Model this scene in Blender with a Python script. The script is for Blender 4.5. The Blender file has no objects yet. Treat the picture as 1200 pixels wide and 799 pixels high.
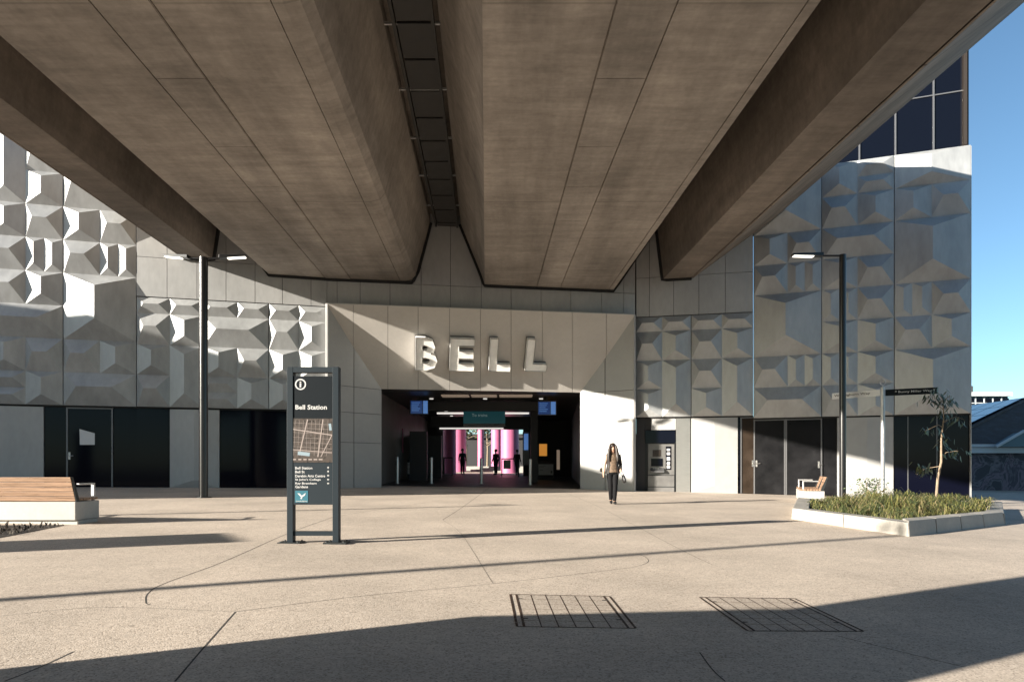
import bpy, bmesh, math, random
from mathutils import Vector, Matrix
R = math.radians
random.seed(7)
SC = bpy.context.scene
COL = SC.collection
V = Vector
# ---------------------------------------------------------------- camera model
F, CX, HV, CH = 800.0, 600.0, 547.0, 1.27      # focal (px), principal x, horizon row, eye height
GA, GB = -0.0163, 0.0156                        # fall of the plaza

def gz(x, y):
    return GA * max(-45, min(45, x)) + GB * max(-30, min(60, y))

def g(u, v, dz=0.004):
    """point of the plaza seen at photo pixel u,v"""
    uu = (u - CX) / F
    t = CH / (GA * uu + GB + (v - HV) / F)
    return V((uu * t, t, gz(uu * t, t) + dz))

# ---------------------------------------------------------------- materials
def mat(name, col, rough=0.6, metal=0.0, spec=0.5, emit=None, estr=1.0, noise=None, bump=None, stretch=None, noise2=None):
    """noise=(scale, amount), noise2 likewise; bump=(scale, strength, dist)"""
    m = bpy.data.materials.new(name); m.use_nodes = True
    nt = m.node_tree; N = nt.nodes; L = nt.links
    b = N['Principled BSDF']
    b.inputs['Base Color'].default_value = (*col, 1)
    b.inputs['Roughness'].default_value = rough
    b.inputs['Metallic'].default_value = metal
    b.inputs['Specular IOR Level'].default_value = spec
    tc = N.new('ShaderNodeTexCoord')
    co = tc.outputs['Object']
    if stretch:
        mp = N.new('ShaderNodeMapping'); mp.inputs['Scale'].default_value = stretch
        L.new(co, mp.inputs['Vector']); co = mp.outputs['Vector']
    last = None
    for nz in (noise, noise2):
        if not nz: continue
        n = N.new('ShaderNodeTexNoise'); n.inputs['Scale'].default_value = nz[0]
        n.inputs['Detail'].default_value = 6; n.inputs['Roughness'].default_value = 0.6
        L.new(co, n.inputs['Vector'])
        mr = N.new('ShaderNodeMapRange')
        mr.inputs[1].default_value = 0.3; mr.inputs[2].default_value = 0.7
        mr.inputs[3].default_value = 1 - nz[1]; mr.inputs[4].default_value = 1 + nz[1]
        L.new(n.outputs['Fac'], mr.inputs[0])
        if last is None: last = mr.outputs[0]
        else:
            mu = N.new('ShaderNodeMath'); mu.operation = 'MULTIPLY'
            L.new(last, mu.inputs[0]); L.new(mr.outputs[0], mu.inputs[1]); last = mu.outputs[0]
    if last is not None:
        mx = N.new('ShaderNodeVectorMath'); mx.operation = 'SCALE'
        mx.inputs[0].default_value = col
        L.new(last, mx.inputs['Scale']); L.new(mx.outputs[0], b.inputs['Base Color'])
        rr = N.new('ShaderNodeMath'); rr.operation = 'MULTIPLY'; rr.inputs[1].default_value = rough
        L.new(last, rr.inputs[0]); L.new(rr.outputs[0], b.inputs['Roughness'])
    if bump:
        n = N.new('ShaderNodeTexNoise'); n.inputs['Scale'].default_value = bump[0]; n.inputs['Detail'].default_value = 4
        L.new(co, n.inputs['Vector'])
        bp = N.new('ShaderNodeBump'); bp.inputs['Strength'].default_value = bump[1]; bp.inputs['Distance'].default_value = bump[2]
        L.new(n.outputs['Fac'], bp.inputs['Height']); L.new(bp.outputs[0], b.inputs['Normal'])
    if emit:
        b.inputs['Emission Color'].default_value = (*emit, 1)
        b.inputs['Emission Strength'].default_value = estr
    return m

def ramp(N, L, fac, stops):
    r = N.new('ShaderNodeValToRGB')
    e = r.color_ramp.elements
    while len(e) < len(stops): e.new(0.5)
    for i, (p, c) in enumerate(stops):
        e[i].position = p; e[i].color = (*c, 1)
    L.new(fac, r.inputs[0]); return r.outputs[0]

def aggregate_mat(name, k=1.0):
    m = bpy.data.materials.new(name); m.use_nodes = True
    nt = m.node_tree; N = nt.nodes; L = nt.links; b = N['Principled BSDF']
    tc = N.new('ShaderNodeTexCoord'); co = tc.outputs['Object']
    vo = N.new('ShaderNodeTexVoronoi'); vo.inputs['Scale'].default_value = 95; L.new(co, vo.inputs['Vector'])
    sep = N.new('ShaderNodeSeparateColor'); L.new(vo.outputs['Color'], sep.inputs[0])
    c1 = ramp(N, L, sep.outputs[0], [(0.0, (.27*k, .223*k, .184*k)), (.16, (.46*k, .388*k, .32*k)), (.6, (.545*k, .466*k, .39*k)), (1.0, (.625*k, .545*k, .465*k))])
    n1 = N.new('ShaderNodeTexNoise'); n1.inputs['Scale'].default_value = .55; n1.inputs['Detail'].default_value = 8; n1.inputs['Roughness'].default_value = .65; L.new(co, n1.inputs['Vector'])
    n2 = N.new('ShaderNodeTexNoise'); n2.inputs['Scale'].default_value = 14; n2.inputs['Detail'].default_value = 3; L.new(co, n2.inputs['Vector'])
    def rng(o, a, c):
        mr = N.new('ShaderNodeMapRange'); mr.inputs[1].default_value = .3; mr.inputs[2].default_value = .7
        mr.inputs[3].default_value = a; mr.inputs[4].default_value = c; L.new(o, mr.inputs[0]); return mr.outputs[0]
    mu = N.new('ShaderNodeMath'); mu.operation = 'MULTIPLY'; L.new(rng(n1.outputs['Fac'], .78, 1.13), mu.inputs[0]); L.new(rng(n2.outputs['Fac'], .93, 1.07), mu.inputs[1])
    # small dark spots (gum, drips) with a shape of their own
    v2 = N.new('ShaderNodeTexVoronoi'); v2.inputs['Scale'].default_value = 1.1; L.new(co, v2.inputs['Vector'])
    st = N.new('ShaderNodeMapRange'); st.inputs[1].default_value = .018; st.inputs[2].default_value = .035; st.inputs[3].default_value = .55; st.inputs[4].default_value = 1
    L.new(v2.outputs['Distance'], st.inputs[0])
    mu2 = N.new('ShaderNodeMath'); mu2.operation = 'MULTIPLY'; L.new(mu.outputs[0], mu2.inputs[0]); L.new(st.outputs[0], mu2.inputs[1])
    sc = N.new('ShaderNodeVectorMath'); sc.operation = 'SCALE'; L.new(c1, sc.inputs[0]); L.new(mu2.outputs[0], sc.inputs['Scale'])
    L.new(sc.outputs[0], b.inputs['Base Color'])
    b.inputs['Roughness'].default_value = .8; b.inputs['Specular IOR Level'].default_value = .3
    bp = N.new('ShaderNodeBump'); bp.inputs['Strength'].default_value = .35; bp.inputs['Distance'].default_value = .004
    L.new(vo.outputs['Distance'], bp.inputs['Height']); bp.invert = True; L.new(bp.outputs[0], b.inputs['Normal'])
    return m

def soffit_mat(name, col, seg=None, seam=.35):
    """board-cast concrete: streaks along and across the span, stains, segment joints every seg metres"""
    m = bpy.data.materials.new(name); m.use_nodes = True
    nt = m.node_tree; N = nt.nodes; L = nt.links; b = N['Principled BSDF']
    tc = N.new('ShaderNodeTexCoord'); co = tc.outputs['Object']
    def nz(scale, st, det=6, lo=.8, hi=1.15, rough=.6):
        mp = N.new('ShaderNodeMapping'); mp.inputs['Scale'].default_value = st; L.new(co, mp.inputs['Vector'])
        n = N.new('ShaderNodeTexNoise'); n.inputs['Scale'].default_value = scale; n.inputs['Detail'].default_value = det; n.inputs['Roughness'].default_value = rough
        L.new(mp.outputs[0], n.inputs['Vector'])
        mr = N.new('ShaderNodeMapRange'); mr.inputs[1].default_value = .32; mr.inputs[2].default_value = .68; mr.inputs[3].default_value = lo; mr.inputs[4].default_value = hi
        L.new(n.outputs['Fac'], mr.inputs[0]); return mr.outputs[0], n
    a, _ = nz(.9, (1, .10, 1), 6, .68, 1.22)
    c, _ = nz(2.2, (.3, 1.8, 1), 7, .80, 1.12, .7)
    d, _ = nz(.4, (1, .7, 1), 9, .64, 1.14, .72)
    e, en = nz(9, (1, 1, 1), 4, .93, 1.06)
    f = a
    for o in (c, d, e):
        mu = N.new('ShaderNodeMath'); mu.operation = 'MULTIPLY'; L.new(f, mu.inputs[0]); L.new(o, mu.inputs[1]); f = mu.outputs[0]
    if seg:
        sp = N.new('ShaderNodeSeparateXYZ'); L.new(co, sp.inputs[0])
        dv = N.new('ShaderNodeMath'); dv.operation = 'DIVIDE'; dv.inputs[1].default_value = seg; L.new(sp.outputs[1], dv.inputs[0])
        fr = N.new('ShaderNodeMath'); fr.operation = 'FRACT'; L.new(dv.outputs[0], fr.inputs[0])
        gt = N.new('ShaderNodeMath'); gt.operation = 'GREATER_THAN'; gt.inputs[1].default_value = .045 / seg; L.new(fr.outputs[0], gt.inputs[0])
        mr = N.new('ShaderNodeMapRange'); mr.inputs[3].default_value = seam; mr.inputs[4].default_value = 1; L.new(gt.outputs[0], mr.inputs[0])
        mu = N.new('ShaderNodeMath'); mu.operation = 'MULTIPLY'; L.new(f, mu.inputs[0]); L.new(mr.outputs[0], mu.inputs[1]); f = mu.outputs[0]
    sc = N.new('ShaderNodeVectorMath'); sc.operation = 'SCALE'; sc.inputs[0].default_value = col; L.new(f, sc.inputs['Scale'])
    L.new(sc.outputs[0], b.inputs['Base Color']); b.inputs['Roughness'].default_value = .75; b.inputs['Specular IOR Level'].default_value = .3
    bp = N.new('ShaderNodeBump'); bp.inputs['Strength'].default_value = .25; bp.inputs['Distance'].default_value = .02
    L.new(en.outputs['Fac'], bp.inputs['Height']); L.new(bp.outputs[0], b.inputs['Normal'])
    return m

def wood_mat(name, col):
    m = mat(name, col, .55, noise=(3, .3), noise2=(18, .25), stretch=(.4, 6, 9), bump=(20, .2, .003))
    return m

def graffiti_mat(name):
    m = bpy.data.materials.new(name); m.use_nodes = True
    nt = m.node_tree; N = nt.nodes; L = nt.links; b = N['Principled BSDF']
    tc = N.new('ShaderNodeTexCoord'); co = tc.outputs['Object']
    n = N.new('ShaderNodeTexNoise'); n.inputs['Scale'].default_value = .9; n.inputs['Detail'].default_value = 4; n.inputs['Distortion'].default_value = 1.6; L.new(co, n.inputs['Vector'])
    c = ramp(N, L, n.outputs['Fac'], [(0, (.06, .06, .07)), (.42, (.05, .05, .06)), (.47, (.16, .15, .17)), (.52, (.05, .045, .06)), (.59, (.17, .14, .17)), (.66, (.05, .05, .06))])
    L.new(c, b.inputs['Base Color']); b.inputs['Roughness'].default_value = .8
    return m

M = {}
M['plaza'] = aggregate_mat('exposed_aggregate')
M['infill'] = aggregate_mat('lid_aggregate', .86)
M['joint'] = mat('joint_dark', (.05, .045, .04), .9)
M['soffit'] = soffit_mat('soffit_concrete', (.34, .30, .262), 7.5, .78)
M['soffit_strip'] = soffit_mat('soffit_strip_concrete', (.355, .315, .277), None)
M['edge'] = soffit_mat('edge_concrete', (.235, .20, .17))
M['noise'] = soffit_mat('noise_panel', (.27, .225, .185), 2.2)
M['dark_steel'] = mat('dark_steel', (.018, .022, .024), .45, .3)
M['tray'] = mat('walkway_steel', (.045, .043, .041), .6, .2, noise=(4, .2))
M['clad'] = mat('relief_cladding', (.365, .375, .38), .5, .30, noise=(.7, .16), noise2=(3.5, .09), stretch=(1.6, 1.6, .55), bump=(60, .06, .003))
M['flat'] = mat('flat_cladding', (.37, .372, .37), .48, .25, noise=(.5, .10), noise2=(5, .06), stretch=(1.5, 1.5, .6))
M['portal'] = mat('portal_cladding', (.36, .358, .352), .42, noise=(.6, .06), noise2=(8, .03))
M['header'] = mat('bounce_lit_header', (.475, .45, .42), .42, .1, noise=(.6, .08), noise2=(8, .03))  # portal cladding made lighter and warmer, ground bounce put into the colour
M['white'] = mat('pale_cladding', (.33, .327, .32), .5, noise=(.8, .07), noise2=(4, .04))
M['back'] = mat('dark_backing', (.03, .03, .032), .8)
M['glass'] = mat('dark_glass', (.0025, .003, .008), .08, 0, .12)
M['curtain'] = mat('curtain_glass', (.003, .004, .008), .07, 0, .18, bump=(2.5, .03, .02))
M['seal'] = mat('black_seal', (.008, .008, .008), .7)
M['frame'] = mat('grey_frame', (.16, .16, .165), .4, .6)
M['bronze'] = mat('bronze_fin', (.07, .055, .045), .4, .7)
M['door'] = mat('door_panel', (.008, .008, .009), .4, .0, .15, noise=(1.2, .4))
M['doorl'] = mat('door_panel_worn', (.028, .019, .013), .45, .0, .15, noise=(1.5, .4))
M['steel'] = mat('brushed_steel', (.55, .54, .52), .38, 1.0, noise=(4, .06), stretch=(1, 1, 14))
M['atm'] = mat('machine_grey', (.20, .195, .19), .4, .5, noise=(3, .15))
M['galv'] = mat('galvanised', (.50, .50, .50), .45, .7, noise=(8, .15))
M['lamp'] = mat('lamp_black', (.012, .012, .013), .28, .2, .7)
M['led'] = mat('lamp_lens', (.8, .8, .75), .3, emit=(1, .93, .8), estr=.9)
M['slate'] = mat('slate_blue_paint', (.013, .020, .026), .55, 0, .18)
M['slate2'] = mat('charcoal_panel', (.006, .009, .012), .55, 0, .12)
M['letter'] = mat('white_letter', (.92, .91, .88), .45, noise=(5, .06))
M['text'] = mat('white_print', (.42, .42, .42), .6)
M['map'] = mat('aerial_map', (.035, .026, .021), .6, noise=(22, .6), noise2=(90, .6))
M['road'] = mat('map_road', (.24, .20, .185), .6)
M['pool'] = mat('map_pool', (.18, .24, .28), .6)
M['teal'] = mat('teal_print', (.012, .10, .14), .5)
M['glowtext'] = mat('glow_print', (.6, .7, .7), .5, emit=(.6, .8, .8), estr=.05)  # faint glow added, since no light reaches the hanging sign's print
M['tealsign'] = mat('teal_sign', (.02, .11, .14), .4, emit=(.05, .35, .42), estr=.02)
M['conc'] = mat('pale_precast', (.37, .355, .33), .7, noise=(2.2, .12), noise2=(20, .06), bump=(40, .15, .004))
M['kerb'] = mat('planter_precast', (.30, .285, .26), .75, noise=(1.8, .16), noise2=(20, .08), bump=(40, .2, .004))
M['wood'] = wood_mat('hardwood_slat', (.29, .18, .115))
M['soil'] = mat('shade_dark_soil', (.018, .013, .010), .95, noise=(9, .5), bump=(25, .8, .03))  # darkened to paint in the shade over the left bed
M['grassl'] = mat('strap_leaf_light', (.15, .145, .045), .55)
M['grassd'] = mat('strap_leaf_dark', (.055, .07, .025), .55)
M['shadeleaf'] = mat('shade_dark_leaf', (.03, .022, .014), .8)  # ground cover colour darkened in place of shade on the bed
M['straw'] = mat('dry_leaf', (.24, .19, .10), .6)
M['leaf'] = mat('leaf_green', (.055, .085, .03), .5)
M['leaf2'] = mat('leaf_olive', (.11, .12, .035), .5)
M['bark'] = mat('young_bark', (.24, .18, .125), .85, noise=(14, .25))
M['rust'] = mat('rusty_frame', (.055, .032, .022), .7, .4, noise=(12, .5))
M['asph'] = mat('road_asphalt', (.06, .06, .06), .85)
M['tile'] = mat('hall_tile', (.05, .049, .048), .5, 0, .3, noise=(3, .2))
M['hallw'] = mat('hall_wall', (.14, .125, .115), .55, noise=(1.2, .2))
M['halld'] = mat('hall_dark', (.035, .034, .036), .6)
M['hallc'] = mat('hall_ceiling', (.05, .047, .045), .4)
M['strip'] = mat('light_strip', (.9, .9, .9), .4, emit=(1, .95, .88), estr=.25)
M['warm'] = mat('warm_soffit_panel', (.5, .4, .33), .5, emit=(1, .75, .55), estr=.05)
M['screen'] = mat('blue_screen', (.01, .02, .05), .2, emit=(.02, .07, .30), estr=.10)
M['screenl'] = mat('pale_screen_bar', (.05, .1, .2), .2, emit=(.15, .35, .85), estr=.13)
M['amber'] = mat('amber_panel', (.7, .3, .06), .4, emit=(1, .4, .06), estr=.14)
M['pink'] = mat('pink_paint', (.46, .13, .25), .5, noise=(1.5, .06))
M['paper'] = mat('white_poster', (.62, .62, .62), .5)
M['skin'] = mat('skin', (.50, .29, .20), .5)
M['hair'] = mat('dark_hair', (.022, .014, .010), .5, noise=(40, .4), stretch=(1, 1, .15))
M['blacktrousers'] = mat('black_denim', (.005, .005, .006), .8, 0, .2)
M['blouse'] = mat('patterned_blouse', (.13, .088, .058), .75, noise=(26, .85))
M['jacket'] = mat('dark_jacket', (.014, .011, .010), .7, noise=(10, .3))
M['sleeve'] = mat('pale_sleeve', (.50, .34, .26), .7)
M['eyes'] = mat('eye_dark', (.01, .01, .01), .3)
M['lips'] = mat('lips', (.30, .09, .07), .5)
M['leather'] = mat('black_leather', (.010, .010, .011), .4)
M['tilesroof'] = mat('roof_tiles', (.05, .038, .033), .75, noise=(2, .3), noise2=(14, .25), bump=(14, .4, .03))
M['solar'] = mat('solar_cell', (.02, .045, .10), .15, 0, .6)
M['whitepaint'] = mat('white_gutter', (.52, .55, .57), .5)
M['teal_board'] = mat('teal_weatherboard', (.10, .16, .18), .6)
M['cream'] = mat('cream_render', (.45, .42, .37), .8, noise=(1, .1))
M['brick'] = mat('brick_render', (.22, .14, .10), .85, noise=(3, .2))
M['graf'] = graffiti_mat('graffiti_wall')
M['silh'] = mat('dark_clothes', (.012, .012, .016), .8)
M['foliage'] = mat('far_foliage', (.07, .085, .04), .7)

# ---------------------------------------------------------------- mesh builder
class MB:
    def __init__(s): s.v = []; s.f = []; s.m = []
    def poly(s, pts, m=0):
        i = len(s.v); s.v += [tuple(p) for p in pts]; s.f.append(list(range(i, i + len(pts)))); s.m.append(m)
    def hexa(s, p, m=0):
        """p: 8 corners, bottom loop 0-3 and top loop 4-7"""
        i = len(s.v); s.v += [tuple(q) for q in p]
        for f in ((3, 2, 1, 0), (4, 5, 6, 7), (0, 1, 5, 4), (1, 2, 6, 5), (2, 3, 7, 6), (3, 0, 4, 7)):
            s.f.append([i + k for k in f]); s.m.append(m)
    def box(s, x0, x1, y0, y1, z0, z1, m=0):
        s.hexa([(x0, y0, z0), (x1, y0, z0), (x1, y1, z0), (x0, y1, z0), (x0, y0, z1), (x1, y0, z1), (x1, y1, z1), (x0, y1, z1)], m)
    def prism(s, pts, ext, m=0):
        i = len(s.v); n = len(pts); ext = V(ext)
        s.v += [tuple(V(p)) for p in pts] + [tuple(V(p) + ext) for p in pts]
        s.f.append([i + k for k in range(n)]); s.m.append(m)
        s.f.append([i + n + k for k in reversed(range(n))]); s.m.append(m)
        for k in range(n):
            k2 = (k + 1) % n
            s.f.append([i + k, i + n + k, i + n + k2, i + k2]); s.m.append(m)
    def tube(s, path, r, n=10, m=0, cap=True):
        path = [V(p) for p in path]
        rs = r if isinstance(r, (list, tuple)) else [r] * len(path)
        i0 = len(s.v); prev = None
        for k, p in enumerate(path):
            d = (path[min(k + 1, len(path) - 1)] - path[max(k - 1, 0)]).normalized()
            a = prev - d * prev.dot(d) if prev is not None else (d.cross(V((0, 0, 1))) if abs(d.z) < .9 else d.cross(V((0, 1, 0))))
            a.normalize(); b = d.cross(a); prev = a
            for q in range(n):
                an = 2 * math.pi * q / n
                s.v.append(tuple(p + (a * math.cos(an) + b * math.sin(an)) * rs[k]))
        for k in range(len(path) - 1):
            for q in range(n):
                q2 = (q + 1) % n
                s.f.append([i0 + k * n + q, i0 + k * n + q2, i0 + (k + 1) * n + q2, i0 + (k + 1) * n + q]); s.m.append(m)
        if cap:
            s.f.append([i0 + q for q in reversed(range(n))]); s.m.append(m)
            e = i0 + (len(path) - 1) * n
            s.f.append([e + q for q in range(n)]); s.m.append(m)
    def lathe(s, c, prof, n=24, m=0):
        """prof: (radius, z) from bottom to top round the z axis through c"""
        c = V(c); s.tube([c + V((0, 0, z)) for _, z in prof], [max(r, .0005) for r, _ in prof], n, m)
    def ball(s, c, rx, ry, rz, n=12, m=0):
        c = V(c); i0 = len(s.v)
        for a in range(1, n):
            th = math.pi * a / n
            for q in range(n):
                ph = 2 * math.pi * q / n
                s.v.append((c.x + rx * math.sin(th) * math.cos(ph), c.y + ry * math.sin(th) * math.sin(ph), c.z + rz * math.cos(th)))
        top = len(s.v); s.v.append((c.x, c.y, c.z + rz)); s.v.append((c.x, c.y, c.z - rz))
        for a in range(n - 2):
            for q in range(n):
                q2 = (q + 1) % n
                s.f.append([i0 + a * n + q, i0 + (a + 1) * n + q, i0 + (a + 1) * n + q2, i0 + a * n + q2]); s.m.append(m)
        for q in range(n):
            q2 = (q + 1) % n
            s.f.append([top, i0 + q, i0 + q2]); s.m.append(m)
            s.f.append([top + 1, i0 + (n - 2) * n + q2, i0 + (n - 2) * n + q]); s.m.append(m)
    def build(s, name, mats, parent=None, world=True, smooth=False, bevel=0, fixn=True):
        me = bpy.data.meshes.new(name)
        off = V((0, 0, 0))
        if parent is not None and world:
            off = parent.location.copy()
            q = parent
            while q.parent is not None:
                q = q.parent; off += q.location
        vs = [(x - off.x, y - off.y, z - off.z) for x, y, z in s.v]
        me.from_pydata(vs, [], s.f)
        ms = mats if isinstance(mats, (list, tuple)) else [mats]
        for k in ms: me.materials.append(k)
        me.polygons.foreach_set('material_index', s.m)
        me.update()
        if fixn:
            bm = bmesh.new(); bm.from_mesh(me); bmesh.ops.recalc_face_normals(bm, faces=bm.faces); bm.to_mesh(me); bm.free()
        if smooth:
            me.polygons.foreach_set('use_smooth', [True] * len(me.polygons))
            try: me.set_sharp_from_angle(angle=R(40))
            except Exception: pass
        o = bpy.data.objects.new(name, me); COL.objects.link(o)
        if parent is not None: o.parent = parent
        if bevel:
            b = o.modifiers.new('bevel', 'BEVEL'); b.width = bevel; b.segments = 2; b.limit_method = 'ANGLE'; b.angle_limit = R(40)
        return o

def thing(name, label, cat, loc=(0, 0, 0), rz=0, group=None):
    o = bpy.data.objects.new(name, None); COL.objects.link(o)
    o.location = loc; o.rotation_euler = (0, 0, rz); o['label'] = label; o['category'] = cat
    if group: o['group'] = group
    o.empty_display_size = .2
    return o
def tag(o, label, cat, group=None, kind=None):
    if label: o['label'] = label
    if cat: o['category'] = cat
    if group: o['group'] = group
    if kind: o['kind'] = kind
    return o
def dup(root, loc, rz=0, label=None):
    r = root.copy(); COL.objects.link(r); r.location = loc; r.rotation_euler = (0, 0, rz)
    if label: r['label'] = label
    def rec(src, dst):
        for ch in list(src.children):
            c = ch.copy(); COL.objects.link(c); c.parent = dst; rec(ch, c)
    rec(root, r); return r

def text_geo(body, offset=0.0, res=2, extrude=0.0, fill=True):
    cu = bpy.data.curves.new('txt', 'FONT'); cu.body = body; cu.size = 1; cu.offset = offset; cu.resolution_u = res; cu.extrude = extrude
    if not fill: cu.fill_mode = 'NONE'
    cu.align_x = 'LEFT'
    o = bpy.data.objects.new('txt', cu); COL.objects.link(o)
    bpy.context.view_layer.update()
    ev = o.evaluated_get(bpy.context.evaluated_depsgraph_get())
    me = ev.to_mesh()
    vs = [v.co.copy() for v in me.vertices]; fs = [list(p.vertices) for p in me.polygons]
    ev.to_mesh_clear(); bpy.data.objects.remove(o); bpy.data.curves.remove(cu)
    return vs, fs
def add_text(mb, body, org, xd, zd, height=None, width=None, m=0, offset=0.0, extrude=0.0, nd=None, fill=True):
    """writes body with its lower-left corner at org; xd,zd unit vectors; scaled to height and/or width"""
    vs, fs = text_geo(body, offset, extrude=extrude, fill=fill)
    if not vs: return
    x0 = min(v.x for v in vs); x1 = max(v.x for v in vs); y0 = min(v.y for v in vs); y1 = max(v.y for v in vs)
    if height: sy = height / (y1 - y0)
    sx = width / (x1 - x0) if width else (sy if height else 1)
    if not height: sy = sx
    org, xd, zd = V(org), V(xd), V(zd)
    nd = V(nd) if nd is not None else xd.cross(zd)
    i = len(mb.v)
    for v in vs: mb.v.append(tuple(org + xd * ((v.x - x0) * sx) + zd * ((v.y - y0) * sy) + nd * v.z))
    for f in fs: mb.f.append([i + k for k in f]); mb.m.append(m)

# ---------------------------------------------------------------- wall planes (pixel column, pixels per metre)
class Seg:
    def __init__(s, u0, s0, u1, s1):
        s.p0 = V(((u0 - CX) / s0, F / s0)); s.p1 = V(((u1 - CX) / s1, F / s1))
        s.d = (s.p1 - s.p0).normalized(); s.n = V((s.d.y, -s.d.x)); s.L = (s.p1 - s.p0).length
        if s.n.y > 0: s.n = -s.n
    def t(s, u, off=0.0):
        r = V(((u - CX) / F, 1)); o = s.p0 + s.n * off
        k = o.dot(s.n) / r.dot(s.n)
        return (r * k - o).dot(s.d)
    def pt(s, t, z, off=0.0):
        q = s.p0 + s.d * t + s.n * off
        return V((q.x, q.y, z + CH))
    def zv(s, u, v, off=0.0):
        q = s.p0 + s.d * s.t(u, off) + s.n * off
        return (HV - v) * q.y / F
    def gnd(s, t, off=0.0):
        q = s.p0 + s.d * t + s.n * off
        return gz(q.x, q.y) - CH
L0 = Seg(0, 36.3, 160, 34.6)
L1 = Seg(160, 34.6, 382, 32.45)
CC = Seg(382, 32.45, 745, 30.2)
PC = Seg(382, 33.0, 745, 30.7)
R1 = Seg(745, 30.2, 883, 31.3)
R2 = Seg(883, 31.3, 1138, 34.5)

def slab(mb, sg, t0, t1, z0, z1, off0, off1, m=0):
    mb.hexa([sg.pt(t0, z0, off0), sg.pt(t1, z0, off0), sg.pt(t1, z0, off1), sg.pt(t0, z0, off1),
             sg.pt(t0, z1, off0), sg.pt(t1, z1, off0), sg.pt(t1, z1, off1), sg.pt(t0, z1, off1)], m)
def slabg(mb, sg, t0, t1, z1, off0, off1, m=0, sink=.05):
    """slab standing on the sloping plaza"""
    a = sg.gnd(t0) - sink; b = sg.gnd(t1) - sink
    mb.hexa([sg.pt(t0, a, off0), sg.pt(t1, b, off0), sg.pt(t1, b, off1), sg.pt(t0, a, off1),
             sg.pt(t0, z1, off0), sg.pt(t1, z1, off0), sg.pt(t1, z1, off1), sg.pt(t0, z1, off1)], m)

def cell(mb, sg, t0, t1, z0, z1, kind, h=None, m=0, e=.004):
    w = t1 - t0; k = z1 - z0
    h = h or max(.07, (.245 if kind == "H" else .20) * min(w, k * 1.2))
    A, B, C, D = (sg.pt(t0, z0, e), sg.pt(t1, z0, e), sg.pt(t1, z1, e), sg.pt(t0, z1, e))
    if kind == 'H':
        zm = z0 + .56 * k
        P = sg.pt(t0 + min(.25 * w, .42 * k), zm, h); Q = sg.pt(t1 - min(.38 * w, .6 * k), zm, h)
        for f in ((D, P, Q, C), (A, B, Q, P), (A, P, D), (B, C, Q)): mb.poly(f, m)
    else:
        tm = t0 + .47 * w
        lo = 0.30 if kind == 'V' else .13
        hi = .20 if kind == 'V' else .02
        P = sg.pt(tm, z0 + min(lo * k, .45 * w), h); Q = sg.pt(tm, z1 - min(hi * k, .3 * w), h)
        for f in ((A, P, Q, D), (P, B, C, Q), (A, B, P), (D, Q, C)): mb.poly(f, m)

# ================================================================= GROUND
mb = MB()
xs = [-900, -300, -120, -45, -20, 0, 20, 45, 120, 300, 900]; ys = [-600, -200, -80, -30, 0, 20, 40, 60, 120, 400, 1500]
for j in range(len(ys) - 1):
    for i in range(len(xs) - 1):
        q = [(xs[i], ys[j]), (xs[i + 1], ys[j]), (xs[i + 1], ys[j + 1]), (xs[i], ys[j + 1])]
        mb.poly([(x, y, gz(x, y)) for x, y in q])
gr = mb.build('ground', M['asph']); gr['kind'] = 'structure'
mb = MB(); xs = [-24, -12, 0, 12, 24, 45]; ys = [-3, 8, 20, 35, 60]
for j in range(len(ys) - 1):
    for i in range(len(xs) - 1):
        q = [(xs[i], ys[j]), (xs[i + 1], ys[j]), (xs[i + 1], ys[j + 1]), (xs[i], ys[j + 1])]
        mb.poly([(x, y, gz(x, y) + .004) for x, y in q])
pz = mb.build('plaza', M['plaza']); pz['kind'] = 'structure'

def strip(mb, pts, w, dz=.0012, m=0):
    """flat strip along ground points"""
    pts = [V((p.x, p.y)) for p in pts]
    Ls = []; Rs = []
    for k, p in enumerate(pts):
        d = (pts[min(k + 1, len(pts) - 1)] - pts[max(k - 1, 0)]).normalized(); n = V((-d.y, d.x)) * (w / 2)
        for lst, q in ((Ls, p + n), (Rs, p - n)): lst.append((q.x, q.y, gz(q.x, q.y) + dz + .004))
    for k in range(len(pts) - 1): mb.poly([Ls[k], Rs[k], Rs[k + 1], Ls[k + 1]], m)
def curve(pts, n=12):
    P = [g(*p) for p in pts]; out = []
    P2 = [P[0] * 2 - P[1]] + P + [P[-1] * 2 - P[-2]]
    for k in range(1, len(P2) - 2):
        for q in range(n):
            t = q / n; a, b, c, d = P2[k - 1], P2[k], P2[k + 1], P2[k + 2]
            out.append(.5 * ((2 * b) + (c - a) * t + (2 * a - 5 * b + 4 * c - d) * t * t + (3 * b - a - 3 * c + d) * t ** 3))
    out.append(P[-1]); return out
mb = MB()
for pts, w in (
    ([(390, 606), (340, 624), (265, 657), (195, 683), (174, 695), (171, 706), (176, 709)], .016),
    ([(276, 717), (245, 752), (205, 799)], .018), ([(86, 764), (45, 783), (5, 799)], .018),
    ([(575, 570), (545, 592), (519, 609)], .016), ([(519, 609), (540, 625), (578, 684)], .006),
    ([(276, 717), (430, 698), (578, 684), (700, 670), (745, 664), (760, 657), (745, 649), (700, 650)], .012),
    ([(390, 606), (450, 596), (519, 586)], .012), ([(820, 765), (835, 785), (850, 799)], .014),
    ([(0, 722), (120, 712), (276, 717)], .008),
    ([(980, 745), (1040, 760), (1130, 782)], .012), ([(660, 576), (700, 593), (790, 640), (835, 662)], .010)):
    strip(mb, curve(pts), w * .65)
jn = mb.build('paving_joints', M['joint'], fixn=False); jn['kind'] = 'structure'

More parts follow.
